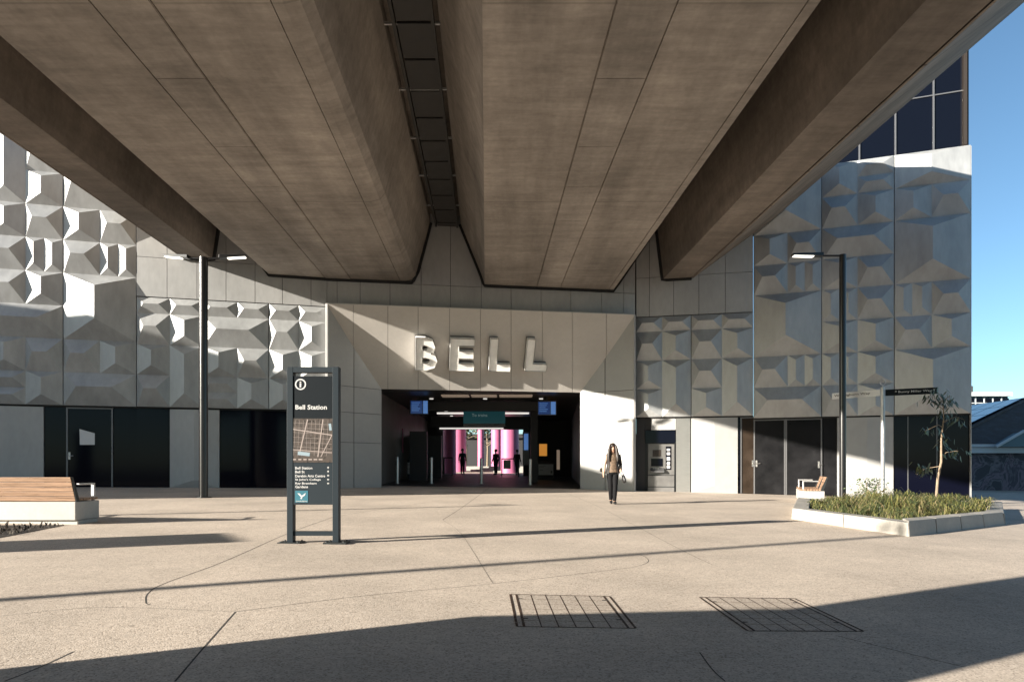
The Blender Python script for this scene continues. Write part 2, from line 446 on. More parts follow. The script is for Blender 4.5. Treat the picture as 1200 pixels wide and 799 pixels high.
# ================================================================= VIADUCT
VD = V((-.0375, 1.0, 0))
def vx(X, z, y):                 # section point X (at y=26.67), z above the eye, carried to depth y
    return V((X - .0375 * (y - 26.67), y, z + CH))
def sect(mb, prof, y0=-48, y1=78, m=0):
    mb.prism([vx(X, z, y0) for X, z in prof], VD * (y1 - y0), m)
via = thing('railway_viaduct', 'massive grey-brown concrete railway viaduct running overhead into the station wall', 'viaduct', (0, 10, gz(0, 10)))
def notch(X, z, w=.025, d=.03): return [(X - w / 2, z), (X - w / 2, z + d), (X + w / 2, z + d), (X + w / 2, z)]
ZB = 6.8
prof = [(-10.15, 9.1), (-8.67, ZB)] + notch(-6.8, ZB) + notch(-5.9, ZB) + notch(-4.15, ZB, .02) + \
       [(-3.98, ZB), (-3.74, ZB + .06), (-3.6, ZB + .22), (-3.54, ZB + .45), (-3.08, 9.0), (-3.08, 9.35), (-10.15, 9.35)]
mb = MB(); sect(mb, prof); mb.build('girder', M['soffit'], via)
prof = [(-1.95, 9.0), (-1.2, ZB + .42), (-1.12, ZB + .2), (-1.06, ZB)] + notch(.9, ZB) + [(1.8 - .01, ZB), (1.8 - .01, ZB + .03), (1.8 + .01, ZB + .03), (1.8 + .01, ZB)] + notch(3.7, ZB) + \
       [(3.88, ZB), (5.44, 9.1), (5.44, 9.35), (-1.95, 9.35)]
mb = MB(); sect(mb, prof); mb.build('girder', M['soffit'], via)
for Xa, Xb in ((.925, 1.775), (-6.775, -5.925)):
    y = -20.0; k = 0
    while y < 24.5:
        mb = MB(); L_ = 2.05 + .25 * ((k * 7) % 3)
        q = [(Xa, y), (Xb, y), (Xb, y + L_ - .018), (Xa, y + L_ - .018)]
        mb.hexa([vx(X, ZB - .014, yy_) for X, yy_ in q] + [vx(X, ZB - .001, yy_) for X, yy_ in q])
        so_ = mb.build('soffit_plank', M['soffit_strip'], via)
        y += L_; k += 1
mb = MB(); sect(mb, [(-13.3, 9.36), (9.1, 9.36), (9.1, 9.75), (-13.3, 9.75)]); mb.build('deck_slab', M['edge'], via)
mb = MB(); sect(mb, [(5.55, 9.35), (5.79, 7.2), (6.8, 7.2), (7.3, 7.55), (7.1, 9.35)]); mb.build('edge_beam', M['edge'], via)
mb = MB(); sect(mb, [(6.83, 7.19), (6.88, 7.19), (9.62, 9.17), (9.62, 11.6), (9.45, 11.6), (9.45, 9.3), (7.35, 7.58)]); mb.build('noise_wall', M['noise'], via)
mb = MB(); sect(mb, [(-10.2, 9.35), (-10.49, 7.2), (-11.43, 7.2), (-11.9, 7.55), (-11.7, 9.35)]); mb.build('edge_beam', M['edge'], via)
mb = MB(); sect(mb, [(-11.46, 7.21), (-11.5, 7.21), (-13.75, 9.17), (-13.75, 11.6), (-13.58, 11.6), (-13.58, 9.3), (-11.95, 7.58)]); mb.build('noise_wall', M['noise'], via)
# walkway hung in the slot between the girders
wk = MB()
y = -30.0
while y < 26.0:
    for a in (0,):
        wk.hexa([vx(-2.80, 8.92, y), vx(-2.12, 8.92, y), vx(-2.12, 8.92, y + 1.16), vx(-2.80, 8.92, y + 1.16),
                 vx(-2.80, 8.97, y), vx(-2.12, 8.97, y), vx(-2.12, 8.97, y + 1.16), vx(-2.80, 8.97, y + 1.16)])
    y += 1.25
wk.build('walkway_grating', M['tray'], via)
for X in (-2.86, -2.08):
    mb = MB(); sect(mb, [(X - .035, 8.88), (X + .035, 8.88), (X + .035, 9.02), (X - .035, 9.02)], -30, 26.2); mb.build('walkway_beam', M['tray'], via)
y = -29.4
while y < 26:
    br = MB()
    br.hexa([vx(-3.07, 8.95, y), vx(-1.94, 8.95, y), vx(-1.94, 8.95, y + .05), vx(-3.07, 8.95, y + .05),
             vx(-3.07, 9.0, y), vx(-1.94, 9.0, y), vx(-1.94, 9.0, y + .05), vx(-3.07, 9.0, y + .05)]); y += 2.4
    br.build('walkway_bracket', M['galv'], via)
# pier beside the camera
px, py = -5.0, .77
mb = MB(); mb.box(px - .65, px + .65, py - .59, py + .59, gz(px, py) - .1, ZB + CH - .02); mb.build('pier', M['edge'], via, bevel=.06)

cab = thing('shadow_cabinet', 'unseen grey cabinet shape added beside the viaduct pier to cast foreground shadow', 'cabinet', (-5.2, 2.13, gz(-5.2, 2.13)))  # unseen, added and sloped on top to step the foreground shadow edge
mb = MB(); mb.hexa([(-.25, -.56, -.03), (.25, -.56, -.03), (.25, .38, -.03), (-.25, .38, -.03), (-.25, -.56, 2.2), (.25, -.56, 2.2), (.25, .38, 1.5), (-.25, .38, 1.5)]); b_ = mb.build('cabinet_body', M['frame'], cab, world=False, bevel=.01)
mb = MB(); mb.box(.251, .27, -.50, .34, .1, 1.4); mb.build('cabinet_door', M['frame'], cab, world=False)

# ================================================================= STATION BUILDING
st = thing('station_building', 'pale station building with faceted relief cladding, dark glass and a wide entrance', 'building', (0, 26.5, gz(0, 26.5)))
ZL = [2.04, 3.13, 4.22, 5.31, 6.4, 7.49, 8.58, 9.67, 10.92]
ZR = [1.83, 2.95, 4.10, 5.25, 6.40, 7.50, 8.62, 9.75, 10.93]
Z1 = [2.05, 3.13, 4.16, 5.22, 5.76]
Z3 = [1.93, 3.00, 4.10, 5.22, 5.78]

def relief(sg, ua, ub, zs, cells, split=None):
    """one cladding panel between columns ua..ub; cells = (u0,u1,k0,k1,kind)"""
    ta, tb = sg.t(ua) + .012, sg.t(ub) - .012
    mb = MB(); slab(mb, sg, ta, tb, zs[0], zs[-1], -.12, 0)
    for u0, u1, k0, k1, kind in cells:
        def zz(k):
            i = min(int(k), len(zs) - 2); return zs[i] + (k - i) * (zs[i + 1] - zs[i])
        a = max(ta, sg.t(u0)); b = min(tb, sg.t(u1))
        cell(mb, sg, a, b, zz(k0), zz(k1), kind)
    return mb.build('relief_panel', M['clad'], st, fixn=False)
rnd = random.Random(3)
def randcells(ua, um, ub, n):
    out = []; k = 0
    while k < n:
        c = rnd.random()
        if c < .25: out.append((ua, ub, k, k + 1, 'H'))
        else:
            for x0, x1 in ((ua, um), (um, ub)):
                q = rnd.random()
                if q < .2: out += [(x0, (x0 + x1) / 2, k, k + 1, 'V'), ((x0 + x1) / 2, x1, k, k + 1, 'V')]
                else: out.append((x0, x1, k, k + 1, 'H' if q < .6 else 'V'))
        k += 1
    return out
relief(L0, -14, 74, ZL, [(-14, 30, 0, .5, 'H'), (-14, 30, .5, 1, 'H'), (30, 74, 0, 1, 'V'), (-14, 30, 1, 2, 'V'), (30, 74, 1, 2, 'H'),
    (-14, 74, 2, 3, 'H'), (-14, 30, 3, 4, 'H'), (30, 74, 3, 4, 'V'), (-14, 30, 4, 5, 'H'), (30, 52, 4, 5, 'V'), (52, 74, 4, 5, 'V'),
    (-14, 30, 5, 6, 'V'), (30, 74, 5, 6, 'H'), (-14, 30, 6, 8, 'V'), (30, 74, 6, 7, 'V'), (30, 74, 7, 8, 'H')])
relief(L0, 74, 160, ZL, [(74, 160, 0, 1, 'H'), (74, 117, 1, 2, 'H'), (117, 160, 1, 2, 'V'), (74, 160, 2, 4, 'V'), (74, 117, 4, 5, 'H'),
    (117, 138.5, 4, 5, 'V'), (138.5, 160, 4, 5, 'V'), (74, 117, 5, 6, 'V'), (117, 160, 5, 6, 'H'), (74, 160, 6, 8, 'H')])
relief(L0, -108, -14, ZL, randcells(-108, -60, -14, 8)); relief(L0, -210, -108, ZL, randcells(-210, -158, -108, 8))
relief(L0, -330, -210, ZL, randcells(-330, -268, -210, 8))
relief(L1, 160, 238, Z1, [(160, 199, 3, 4, 'H'), (199, 238, 3, 4, 'H'), (160, 199, 2, 3, 'H'), (199, 238, 2, 3, 'V'), (160, 199, 1, 2, 'V'),
    (199, 238, 0, 2, 'V'), (160, 199, 0, 1, 'H')])
relief(L1, 238, 315, Z1, [(238, 278, 3, 4, 'H'), (278, 315, 3, 4, 'H'), (238, 315, 2, 3, 'H'), (238, 278, 1, 2, 'V'), (278, 315, 1, 2, 'H'),
    (238, 278, .5, 1, 'H'), (238, 278, 0, .5, 'H'), (278, 315, 0, 1, 'V')])
relief(L1, 315, 383, Z1, [(315, 350, 3, 4, 'H'), (350, 383, 3, 4, 'H'), (315, 350, 2, 3, 'H'), (350, 383, 2, 3, 'V'), (315, 350, 1, 2, 'V'),
    (350, 383, 1, 2, 'V'), (315, 350, 0, 1, 'V'), (350, 383, 0, 1, 'H')])
relief(R1, 745, 810, Z3, [(745, 776, 3, 4, 'H'), (776, 810, 3, 4, 'H'), (745, 776, 2, 3, 'H'), (776, 810, 2, 3, 'V'), (776, 810, 0, 2, 'V'),
    (745, 776, 1, 2, 'V'), (745, 776, 0, 1, 'V')])
relief(R1, 810, 883, Z3, [(810, 846, 3, 4, 'H'), (846, 883, 3, 4, 'H'), (810, 846, 2, 3, 'H'), (846, 883, 2, 3, 'V'), (846, 883, 0, 2, 'V'),
    (810, 846, 1, 2, 'H'), (810, 846, 0, 1, 'V')])
relief(R2, 883, 963, ZR, [(883, 963, 0, 1, 'H'), (883, 923, 1, 2, 'H'), (923, 943, 1, 2, 'V'), (943, 963, 1, 2, 'V'), (883, 963, 2, 4, 'V'),
    (883, 923, 4, 5, 'H'), (923, 943, 4, 5, 'V'), (943, 963, 4, 5, 'V'), (883, 923, 5, 6, 'V'), (923, 963, 5, 6, 'H'), (883, 963, 6, 8, 'V')])
relief(R2, 963, 1048, ZR, [(963, 1005, 0, 1, 'H'), (1005, 1048, 0, 1, 'V'), (963, 984, 1, 2, 'V'), (984, 1005, 1, 2, 'V'), (1005, 1048, 1, 2, 'V'),
    (963, 1005, 2, 3, 'V'), (1005, 1048, 2, 3, 'V'), (963, 984, 3, 4, 'V'), (984, 1005, 3, 4, 'V'), (1005, 1048, 3, 4, 'H'),
    (963, 1005, 4, 5, 'V'), (1005, 1048, 4, 5, 'H'), (963, 1048, 5, 6, 'H'), (963, 1005, 6, 7, 'H'), (1005, 1048, 6, 7, 'V'),
    (963, 1005, 7, 8, 'V'), (1005, 1048, 7, 7.5, 'H'), (1005, 1048, 7.5, 8, 'H')])
relief(R2, 1048, 1138, ZR, [(1048, 1138, 0, 2, 'V'), (1048, 1092, 2, 3, 'H'), (1092, 1138, 2, 3, 'V'), (1048, 1069, 3, 4, 'V'), (1069, 1092, 3, 4, 'V'),
    (1092, 1138, 3, 4, 'H'), (1048, 1138, 4, 6, 'V'), (1048, 1092, 6, 7, 'V'), (1092, 1138, 6, 7, 'H'), (1048, 1138, 7, 8, 'V')])

# flat panels round the girders
def flat(sg, us, zs, nm='flat_panel', mt='flat'):
    mb = MB()
    for i in range(len(us) - 1):
        for k in range(len(zs) - 1):
            a, b = sg.t(us[i]) + .008, sg.t(us[i + 1]) - .008
            slab(mb, sg, a, b, zs[k] + .008, zs[k + 1] - .008, -.06, .03 if sg is not CC else .0)
    return mb.build(nm, M[mt], st)
flat(L1, [160, 196, 231, 265, 299, 331, 364.5, 383], [5.78, 7.12, 8.5, 11])
flat(CC, [382.5, 395, 422, 457, 493.5, 528, 564, 599, 634, 669, 705, 731, 744.5], [5.83, 6.72, 9.1, 11])
flat(R1, [745.5, 761, 789.5, 819, 850, 882.5], [5.8, 7.3, 8.7, 11])
# dark core walls behind the cladding
core = MB()
for sg, ua, ub, z1 in ((L0, -330, 160, 10.9), (L1, 160, 382, 11), (R1, 745, 883, 11), (R2, 883, 1138, 10.92)):
    core = MB(); zb0 = {id(L0): 2.04, id(L1): 2.05, id(R1): 1.93, id(R2): 1.83}[id(sg)]
    slab(core, sg, sg.t(ua), sg.t(ub), zb0 - .02, z1, -.45, -.125); core.build('core_wall', M['back'], st)
    core = MB(); slabg(core, sg, sg.t(ua), sg.t(ub), zb0 - .021, -.6, -.42); core.build('core_wall', M['back'], st)
core = MB(); slab(core, CC, CC.t(382), CC.t(745), 5.8, 11, -.45, -.07)
core.build('core_wall', M['back'], st)
# seals round the girders where they enter the wall
def onwall(X, z, off):
    for sg in (L1, CC, R1):
        p = sg.p0 + sg.n * off
        # p + d t = (X - .0375 (y - 26.67), y)
        t = (X - .0375 * (p.y - 26.67) - p.x) / (sg.d.x + .0375 * sg.d.y)
        if t <= sg.L + .001 or sg is R1: return sg.pt(t, z, off)
def ring(name, prof, grow=.09):
    mb = MB(); n = len(prof); pts = []
    for k in range(n - 1):       # subdivide so that the band follows the bends of the wall
        for q in range(8): f = q / 8; pts.append((prof[k][0] * (1 - f) + prof[k + 1][0] * f, prof[k][1] * (1 - f) + prof[k + 1][1] * f))
    pts.append(prof[-1])
    big = []
    for k, (X, z) in enumerate(pts):
        a, b = pts[max(k - 1, 0)], pts[min(k + 1, len(pts) - 1)]; d = V((b[0] - a[0], b[1] - a[1])).normalized(); nn = V((d.y, -d.x)); big.append((X + nn.x * grow, z + nn.y * grow))
    for k in range(len(pts) - 1):
        q = [pts[k], pts[k + 1], big[k + 1], big[k]]
        mb.hexa([onwall(X, z, .035) for X, z in q] + [onwall(X, z, .11) for X, z in q])
    mb.build(name, M['seal'], st)
ring('movement_seal', [(-10.15, 9.1), (-8.67, ZB), (-3.74, ZB), (-3.54, ZB + .4), (-3.08, 9.0)])
ring('movement_seal', [(-1.95, 9.0), (-1.2, ZB + .4), (-1.06, ZB), (3.88, ZB), (5.44, 9.1)])
ring('movement_seal', [(5.55, 9.3), (5.79, 7.2), (6.8, 7.2)])
ring('movement_seal', [(-11.43, 7.2), (-10.49, 7.2), (-10.2, 9.3)])
mb = MB(); sect(mb, [(-3.1, 8.8), (-1.9, 8.8), (-1.9, 9.4), (-3.1, 9.4)], 26.0, 26.5); mb.build('movement_seal', M['seal'], st)

# upper glazing
tE = R2.t(1138)
mb = MB(); slab(mb, R2, R2.t(860), tE - .03, 10.95, 16.5, -.5, -.16); cg = mb.build('upper_window', M['curtain'], st)
for u in (905, 952, 1007.6, 1050, 1095):
    t = R2.t(u); mb = MB(); slab(mb, R2, t - .025, t + .025, 10.96, 16.5, -.158, -.10); mb.build('mullion', M['frame'], cg)
mb = MB(); slab(mb, R2, R2.t(860), tE - .2, 12.86, 12.9, -.157, -.12); mb.build('transom', M['frame'], cg)
t = R2.t(1131); mb = MB(); slab(mb, R2, t - .05, t + .06, 10.95, 16.6, -.158, 0.02); mb.build('corner_fin', M['bronze'], cg)
# capping and volume of the wings
mb = MB()
slab(mb, R2, 0, tE, 10.2, 16.6, -9, -.52); mb.build('rear_wing', M['flat'], st); mb = MB(); slab(mb, L0, L0.t(-330), L0.t(160) - 1.8, 9, 10.9, -8, -.46)
slab(mb, L0, L0.t(-330), L0.t(160) - 1.8, -1.3, 8.98, -7.8, -.62)
mb.build('rear_wing', M['flat'], st); mb = MB(); slab(mb, R2, 1.2, tE - .02, -1.5, 10.18, -8.8, -.62)
mb.build('rear_wing', M['flat'], st); mb = MB()
slab(mb, R2, tE - .01, tE + .015, -1.4, 10.9, -9, -.01)
mb.build('rear_wing', M['flat'], st)

# ground floor
GO = -.10     # ground-floor face set back under the cladding
def lowpanel(sg, ua, ub, ztop, ridge=True, mt='white'):
    ta, tb = sg.t(ua, GO), sg.t(ub, GO)
    mb = MB(); slabg(mb, sg, ta, tb, ztop, -.3, GO - .02)
    a = sg.gnd((ta + tb) / 2)
    if ridge:
        w = tb - ta; tm = ta + .5 * w; e = GO; h = GO + .085
        A, B = sg.pt(ta, sg.gnd(ta), e), sg.pt(tb, sg.gnd(tb), e)
        C, D = sg.pt(tb, ztop - .01, e), sg.pt(ta, ztop - .01, e)
        P = sg.pt(tm, a + .28, h); Q = sg.pt(tm, ztop - .01, h)
        for f in ((A, P, Q, D), (P, B, C, Q), (A, B, P), (D, Q, C)): mb.poly(f)
        for f in ((A, D, sg.pt(ta, ztop - .01, e - .02), sg.pt(ta, sg.gnd(ta), e - .02)), (B, C, sg.pt(tb, ztop - .01, e - .02), sg.pt(tb, sg.gnd(tb), e - .02))): mb.poly(f)
    return mb.build('plinth_panel', M[mt], st, fixn=False)
def lowglass(sg, ua, ub, ztop, mt='glass', off=-.16):
    ta, tb = sg.t(ua, off), sg.t(ub, off)
    mb = MB(); slabg(mb, sg, ta + .005, tb - .005, ztop, -.35, off)
    return mb.build('window', M[mt], st)
def frame_piece(sg, u, ztop, w, off0, off1, par, mt='frame', nm='frame'):
    t = sg.t(u, off1); mb = MB(); slabg(mb, sg, t - w / 2, t + w / 2, ztop, off0, off1); return mb.build(nm, M[mt], par)
zl = 1.985
lowpanel(L0, -60, 51, zl, mt='flat')
lowpanel(L0, -330, -170, zl, mt='flat'); lowglass(L0, -170, -60, zl)
lowglass(L0, 51, 78, zl)
def door(sg, ua, ub, ztop, mt, hu, label=None, off=-.13, hz=1.05):
    ta, tb = sg.t(ua, off), sg.t(ub, off)
    mb = MB(); slabg(mb, sg, ta + .01, tb - .01, ztop - .05, -.3, off, sink=-.02); d = mb.build('door', M[mt], st)
    if label: d['label'] = label
    f = MB(); slabg(f, sg, ta - .04, ta + .008, ztop, -.3, off + .03); slabg(f, sg, tb - .008, tb + .04, ztop, -.3, off + .03)
    slab(f, sg, ta + .009, tb - .009, ztop - .045, ztop, -.29, off + .028); f.build('door_frame', M['frame'], d)
    th = sg.t(hu, off); zz = sg.gnd(th) + hz
    h = MB(); slab(h, sg, th - .03, th + .03, zz - .12, zz + .12, off, off + .02)
    h.tube([sg.pt(th, zz, off + .02), sg.pt(th, zz, off + .07), sg.pt(th + .13, zz, off + .07)], .012, 8); h.build('handle', M['steel'], d)
    return d
d = door(L0, 79.5, 131, zl, 'glass', 81.5)
mb = MB(); q = [(93, 502.5), (111, 507.5), (111, 521), (93.5, 521)]
mb.poly([L0.pt(L0.t(u, -.12), L0.zv(u, v, -.12), -.127) for u, v in q]); mb.build('notice', M['paper'], d, fixn=False)
lowglass(L0, 133, 160.5, zl); lowglass(L1, 159.5, 198, 1.99)
lowpanel(L1, 199, 257, 1.99, mt='flat')
lowglass(L1, 258, 336, 1.99)
lowpanel(L1, 336, 382, 1.99, ridge=False, mt='flat')
# right of the portal
z3, z4 = 1.88, 1.78
mb = MB(); slabg(mb, R1, R1.t(746) , R1.t(755.5), z3, -.4, -.2); mb.build('recess_wall', M['halld'], st)
mb = MB(); slab(mb, R1, R1.t(763), R1.t(792), R1.zv(770, 503.5), z3, -.4, -.11); mb.build('lintel_panel', M['portal'], st)
mb = MB(); slab(mb, R1, R1.t(755.5), R1.t(763), R1.zv(770, 503.5), z3, -.4, -.24); mb.build('recess_wall', M['halld'], st)
mb = MB(); slabg(mb, R1, R1.t(792.3), R1.t(809), z3, -.4, -.11); mb.build('steel_panel', M['steel'], st)
lowpanel(R1, 810, 864.5, z3)
ta, tb = R1.t(865), R1.L
d = door(R1, 869, 883.3, z3, 'doorl', 882, 'brown worn door leaf', hz=1.15)
lowglass(R1, 865, 868, z3)
d = door(R2, 884.5, 919, z4, 'door', 886.5, hz=1.15); d = door(R2, 922, 962, z4, 'door', 959.5, hz=1.15)
lowglass(R2, 964, 981, z4, 'door')
frame_piece(R2, 983, z4, .1, -.3, -.08, st, 'white', 'door_post')
lowpanel(R2, 985, 1047, z4)
mb = MB(); slabg(mb, R2, R2.t(1048.5), tE - .01, z4, -.35, -.15); w_ = mb.build('window', M['glass'], st)
for u in (1064, 1098):
    frame_piece(R2, u, z4 - .01, .03, -.16, -.13, w_, 'frame')
# dark shadow-gap strip under the cladding
mb = MB()
for sg, ua, ub, zt in ((L0, -330, 160, 2.035), (L1, 160, 382, 2.045), (R1, 745, 883, 1.925), (R2, 883, 1138, 1.825)):
    mb = MB(); slab(mb, sg, sg.t(ua), sg.t(ub), zt - .05, zt, -.12, -.06); mb.build('shadow_gap', M['seal'], st)

# ---- entrance portal
UL, UR, IL, IR, DEP = 382.5, 744.5, 447.0, 680.0, 1.6
ZT, ZI = 5.8, 2.98
def PS(u, f, dn=0.0):
    """point on the sloping header: u column, f 0 (outer top edge) .. 1 (inner bottom edge)"""
    off = -f * DEP; z = ZT + (ZI - ZT) * f
    p = PC.pt(PC.t(u, off), z, off)
    if dn:
        n3 = V((PC.n.x, PC.n.y, 0)) * (ZT - ZI) + V((0, 0, -1)) * DEP
        p = p + n3.normalized() * dn
    return p
def fmax(u):
    return min(1.0, max(0, (u - UL) / (IL - UL)), max(0, (UR - u) / (UR - IR)))
mb = MB()
us = [UL, 414, 454.5, 490, 527, 563, 599, 635.5, 670.6, 710.6, UR]
for i in range(len(us) - 1):
    a = us[i] + (.22 if i else 0); b = us[i + 1] - (.22 if i < len(us) - 2 else 0)
    top = [a, b]; bot = []
    brk = [x for x in (IL, IR) if a < x < b]
    loop = [PS(a, 0), PS(b, 0)]
    xs_ = sorted([a, b] + brk, reverse=True)
    for x in xs_:
        if fmax(x) > 1e-6: loop.append(PS(x, fmax(x)))
    n3 = (V((PC.n.x, PC.n.y, 0)) * (ZT - ZI) + V((0, 0, -1)) * DEP).normalized()
    mb.prism(loop, n3 * -.05)
mb.build('portal_header', M['header'], st)
mb = MB(); mb.poly([PS(UL, 0, -.06), PS(UR, 0, -.06), PS(IR, 1, -.06), PS(IL, 1, -.06)]); mb.build('core_wall', M['back'], st, fixn=False)
def splay(u0, u1, vj, zj):
    mb = MB()
    def pt(k, zf):        # k 0 outer .. 1 inner
        u = u0 + (u1 - u0) * k; off = -k * DEP; t = PC.t(u, off)
        zt = ZT + (ZI - ZT) * k; zb = PC.gnd(t, off) - .03
        z = zt if zf == 'top' else (zb if zf == 'bot' else min(zf, zt))
        return PC.pt(t, z, off)
    n = pt(1, 'bot') - pt(0, 'bot'); n = V((n.y, -n.x, 0)).normalized()
    if n.y > 0: n = -n
    ks = [0] + vj + [1]; zs = ['bot'] + zj + ['top']
    for i in range(len(ks) - 1):
        for k in range(len(zs) - 1):
            e = .006
            a, b = ks[i] + (e if i else 0), ks[i + 1] - (e if i < len(ks) - 2 else 0)
            z0 = zs[k] if k == 0 else zs[k] + .008; z1 = zs[k + 1] if k == len(zs) - 2 else zs[k + 1] - .008
            mb.prism([pt(a, z0), pt(b, z0), pt(b, z1), pt(a, z1)], n * -.05)
    mb.build('portal_side', M['portal'], st)
    mb = MB(); o = n * -.06
    mb.poly([pt(0, 'bot') + o, pt(1, 'bot') + o, pt(1, 'top') + o, pt(0, 'top') + o]); mb.build('core_wall', M['back'], st, fixn=False)
splay(UL, IL, [.5], [-.0 + .9, 2.0, 2.95]); splay(UR, IR, [.55], [1.85, 2.95])
# top capping of the portal
mb = MB(); slab(mb, PC, PC.t(UL), PC.t(UR), 5.802, 5.83, -.5, .0); mb.build('portal_capping', M['flat'], st)
for u, sgn in ((UL, 1), (UR, -1)):
    t_ = PC.t(u); mb = MB(); slabg(mb, PC, t_ + sgn * .004, t_ + sgn * .05, 5.8, -.5, -.003); mb.build('portal_cheek', M['portal'], st)

# ---- hall
def xat(u, y): return (u - CX) * y / F
HY0, HY1 = 27.75, 46.0
hx0, hx1 = xat(444, 27.8), xat(683, 27.8)
bx0, bx1 = -5.55, 2.95
hz1 = 3.05 + CH
mb = MB()
def hq(a, b, dz=.009): return V((a, b, gz(a, b) + dz))
nseg = 6
mb.poly([hq(hx0, HY0 - .25), hq(hx1, HY0 - .25), hq(bx1 + 1, HY1), hq(bx0 - .6, HY1)])
fl = mb.build('floor', M['tile'], fixn=False); fl['kind'] = 'structure'
mb = MB()
mb.hexa([hq(hx0 - .3, HY0 - .05, -.1), hq(hx0, HY0 - .05, -.1), hq(bx0, HY1, -.1), hq(bx0 - .3, HY1, -.1), (hx0 - .3, HY0 - .05, hz1 + 1), (hx0, HY0 - .05, hz1 + 1), (bx0, HY1, hz1 + 1), (bx0 - .3, HY1, hz1 + 1)])
mb.build('hall_wall', M['hallw'], st)
mb = MB()
mb.hexa([hq(hx1, HY0 - .05, -.1), hq(hx1 + .3, HY0 - .05, -.1), hq(bx1 + .3 + 1, HY1, -.1), hq(bx1 + 1, HY1, -.1), (hx1, HY0 - .05, hz1 + 1), (hx1 + .3, HY0 - .05, hz1 + 1), (bx1 + 1.3, HY1, hz1 + 1), (bx1 + 1, HY1, hz1 + 1)])
mb.build('hall_wall', M['hallw'], st)
mb = MB(); mb.box(hx0 - .5, hx1 + 1.6, HY0 - .2, HY1 + .3, hz1 + .01, hz1 + .3); mb.build('hall_ceiling', M['hallc'], st)
# ceiling: recessed warm panels near the front, linear lights deeper in
for u0, u1 in ((517, 549), (552, 582), (585, 624)):
    mb = MB(); mb.box(xat(u0, 29), xat(u1, 29) , 28.9, 29.7, hz1 - .03, hz1 + .005); mb.build('soffit_panel', M['warm'], st)
for u0, u1 in ((512, 543), (592, 620)):
    yy = 33.5; mb = MB(); z = CH + (HV - 484) * yy / F
    mb.box(xat(u0, yy), xat(u1, yy), yy, yy + .12, z - .04, z + .04); mb.build('ceiling_light', M['strip'], st)
# back wall with the wide opening
yb = 45.0
def bw(u0, u1, v0, v1, y=yb, th=.3, nm='hall_back_wall', mt='halld'):
    mb = MB(); mb.box(xat(u0, y), xat(u1, y), y, y + th, CH + (HV - v1) * y / F, CH + (HV - v0) * y / F); return mb.build(nm, M[mt], st)
bw(440, 519, 440, 575); bw(613, 700, 440, 575); bw(519.2, 612.8, 440, 503)
bw(515, 612, 501, 502.6, yb - .15, .1, 'ceiling_light', 'strip')
bw(543, 592, 496.5, 499.5, 36.2, .1, 'sign_support', 'portal')
# dark return walls / shop fronts in the hall
for u0, u1, v0, v1, y, th in ((476, 517, 510, 562, 37, .6), (480, 500, 505, 565, 33, .5), (622, 630, 470, 570, 33.5, .7), (500, 640, 470, 481, 31.5, .4), (505, 545, 488, 500, 36.5, .3), (590, 628, 488, 503, 36.5, .3)):
    bw(u0, u1, v0, v1, y, th, 'hall_partition', 'halld')
bw(632, 641, 520, 534, 38, .1, 'lit_panel', 'amber'); bw(614, 619, 508, 527, 44.8, .1, 'lit_panel', 'screenl')
bw(652.5, 656, 527, 550, 36, .1, 'lit_panel', 'strip').data.materials[0] = M['warm']
bw(612.5, 620.5, 506, 545, 44.9, .05, 'poster_frame', 'frame')
# bright pink slit at left
bw(467.5, 472.5, 502, 530, 34, .08, 'lit_panel', 'pink')

# ---- hall furniture
hs = thing('hanging_sign', 'wide teal direction sign hanging across the entrance hall', 'sign', (0, 35.0, 4.0))
mb = MB(); y = 35.0; mb.box(xat(543, y), xat(592, y), y, y + .15, CH + (HV - 496) * y / F, CH + (HV - 481.5) * y / F); mb.build('sign_panel', M['tealsign'], hs)
mb = MB(); add_text(mb, 'To trains', (xat(553, y), y - .006, CH + (HV - 488) * y / F), (1, 0, 0), (0, 0, 1), height=.15); mb.build('lettering', M['glowtext'], hs, fixn=False)
mb = MB()
for u in (550, 585): mb.tube([(xat(u, y), y + .08, CH + (HV - 481.5) * y / F), (xat(u, y), y + .08, hz1 + .02)], .02, 6)
mb.build('hanger', M['dark_steel'], hs)
for u0, u1, v0, v1, lab in ((480.5, 502, 468.5, 485.5, 'blue departure screen hanging at the left side of the entrance hall'), (630, 652, 469.5, 486.5, 'blue departure screen hanging at the right side of the entrance hall')):
    y = 29.6; t = thing('departure_screen', lab, 'screen', (xat(u0, y), y, CH + 2.2), 0, 'departure screens in the hall')
    z0, z1 = CH + (HV - v1) * y / F, CH + (HV - v0) * y / F; x0, x1 = xat(u0, y), xat(u1, y)
    mb = MB(); mb.box(x0, x1, y, y + .1, z0, z1); mb.build('housing', M['halld'], t)
    mb = MB(); mb.box(x0 + .03, x0 + .54, y - .004, y, z0 + .04, z1 - .04); mb.build('display', M['screen'], t)
    mb = MB(); mb.box(x0 + .57, x1 - .03, y - .004, y, z0 + .04, z1 - .04); mb.build('display', M['screenl'], t)
    mb = MB()
    for k in range(5): mb.box(x0 + .07, x0 + .44 - .05 * (k % 3), y - .007, y - .005, z1 - .13 - .085 * k, z1 - .105 - .085 * k)
    mb.build('text_rows', M['screenl'], t)
    mb = MB(); mb.tube([((x0 + x1) / 2, y + .05, z1), ((x0 + x1) / 2, y + .05, hz1 + .02)], .025, 8); mb.build('hanger', M['dark_steel'], t)
bol = None
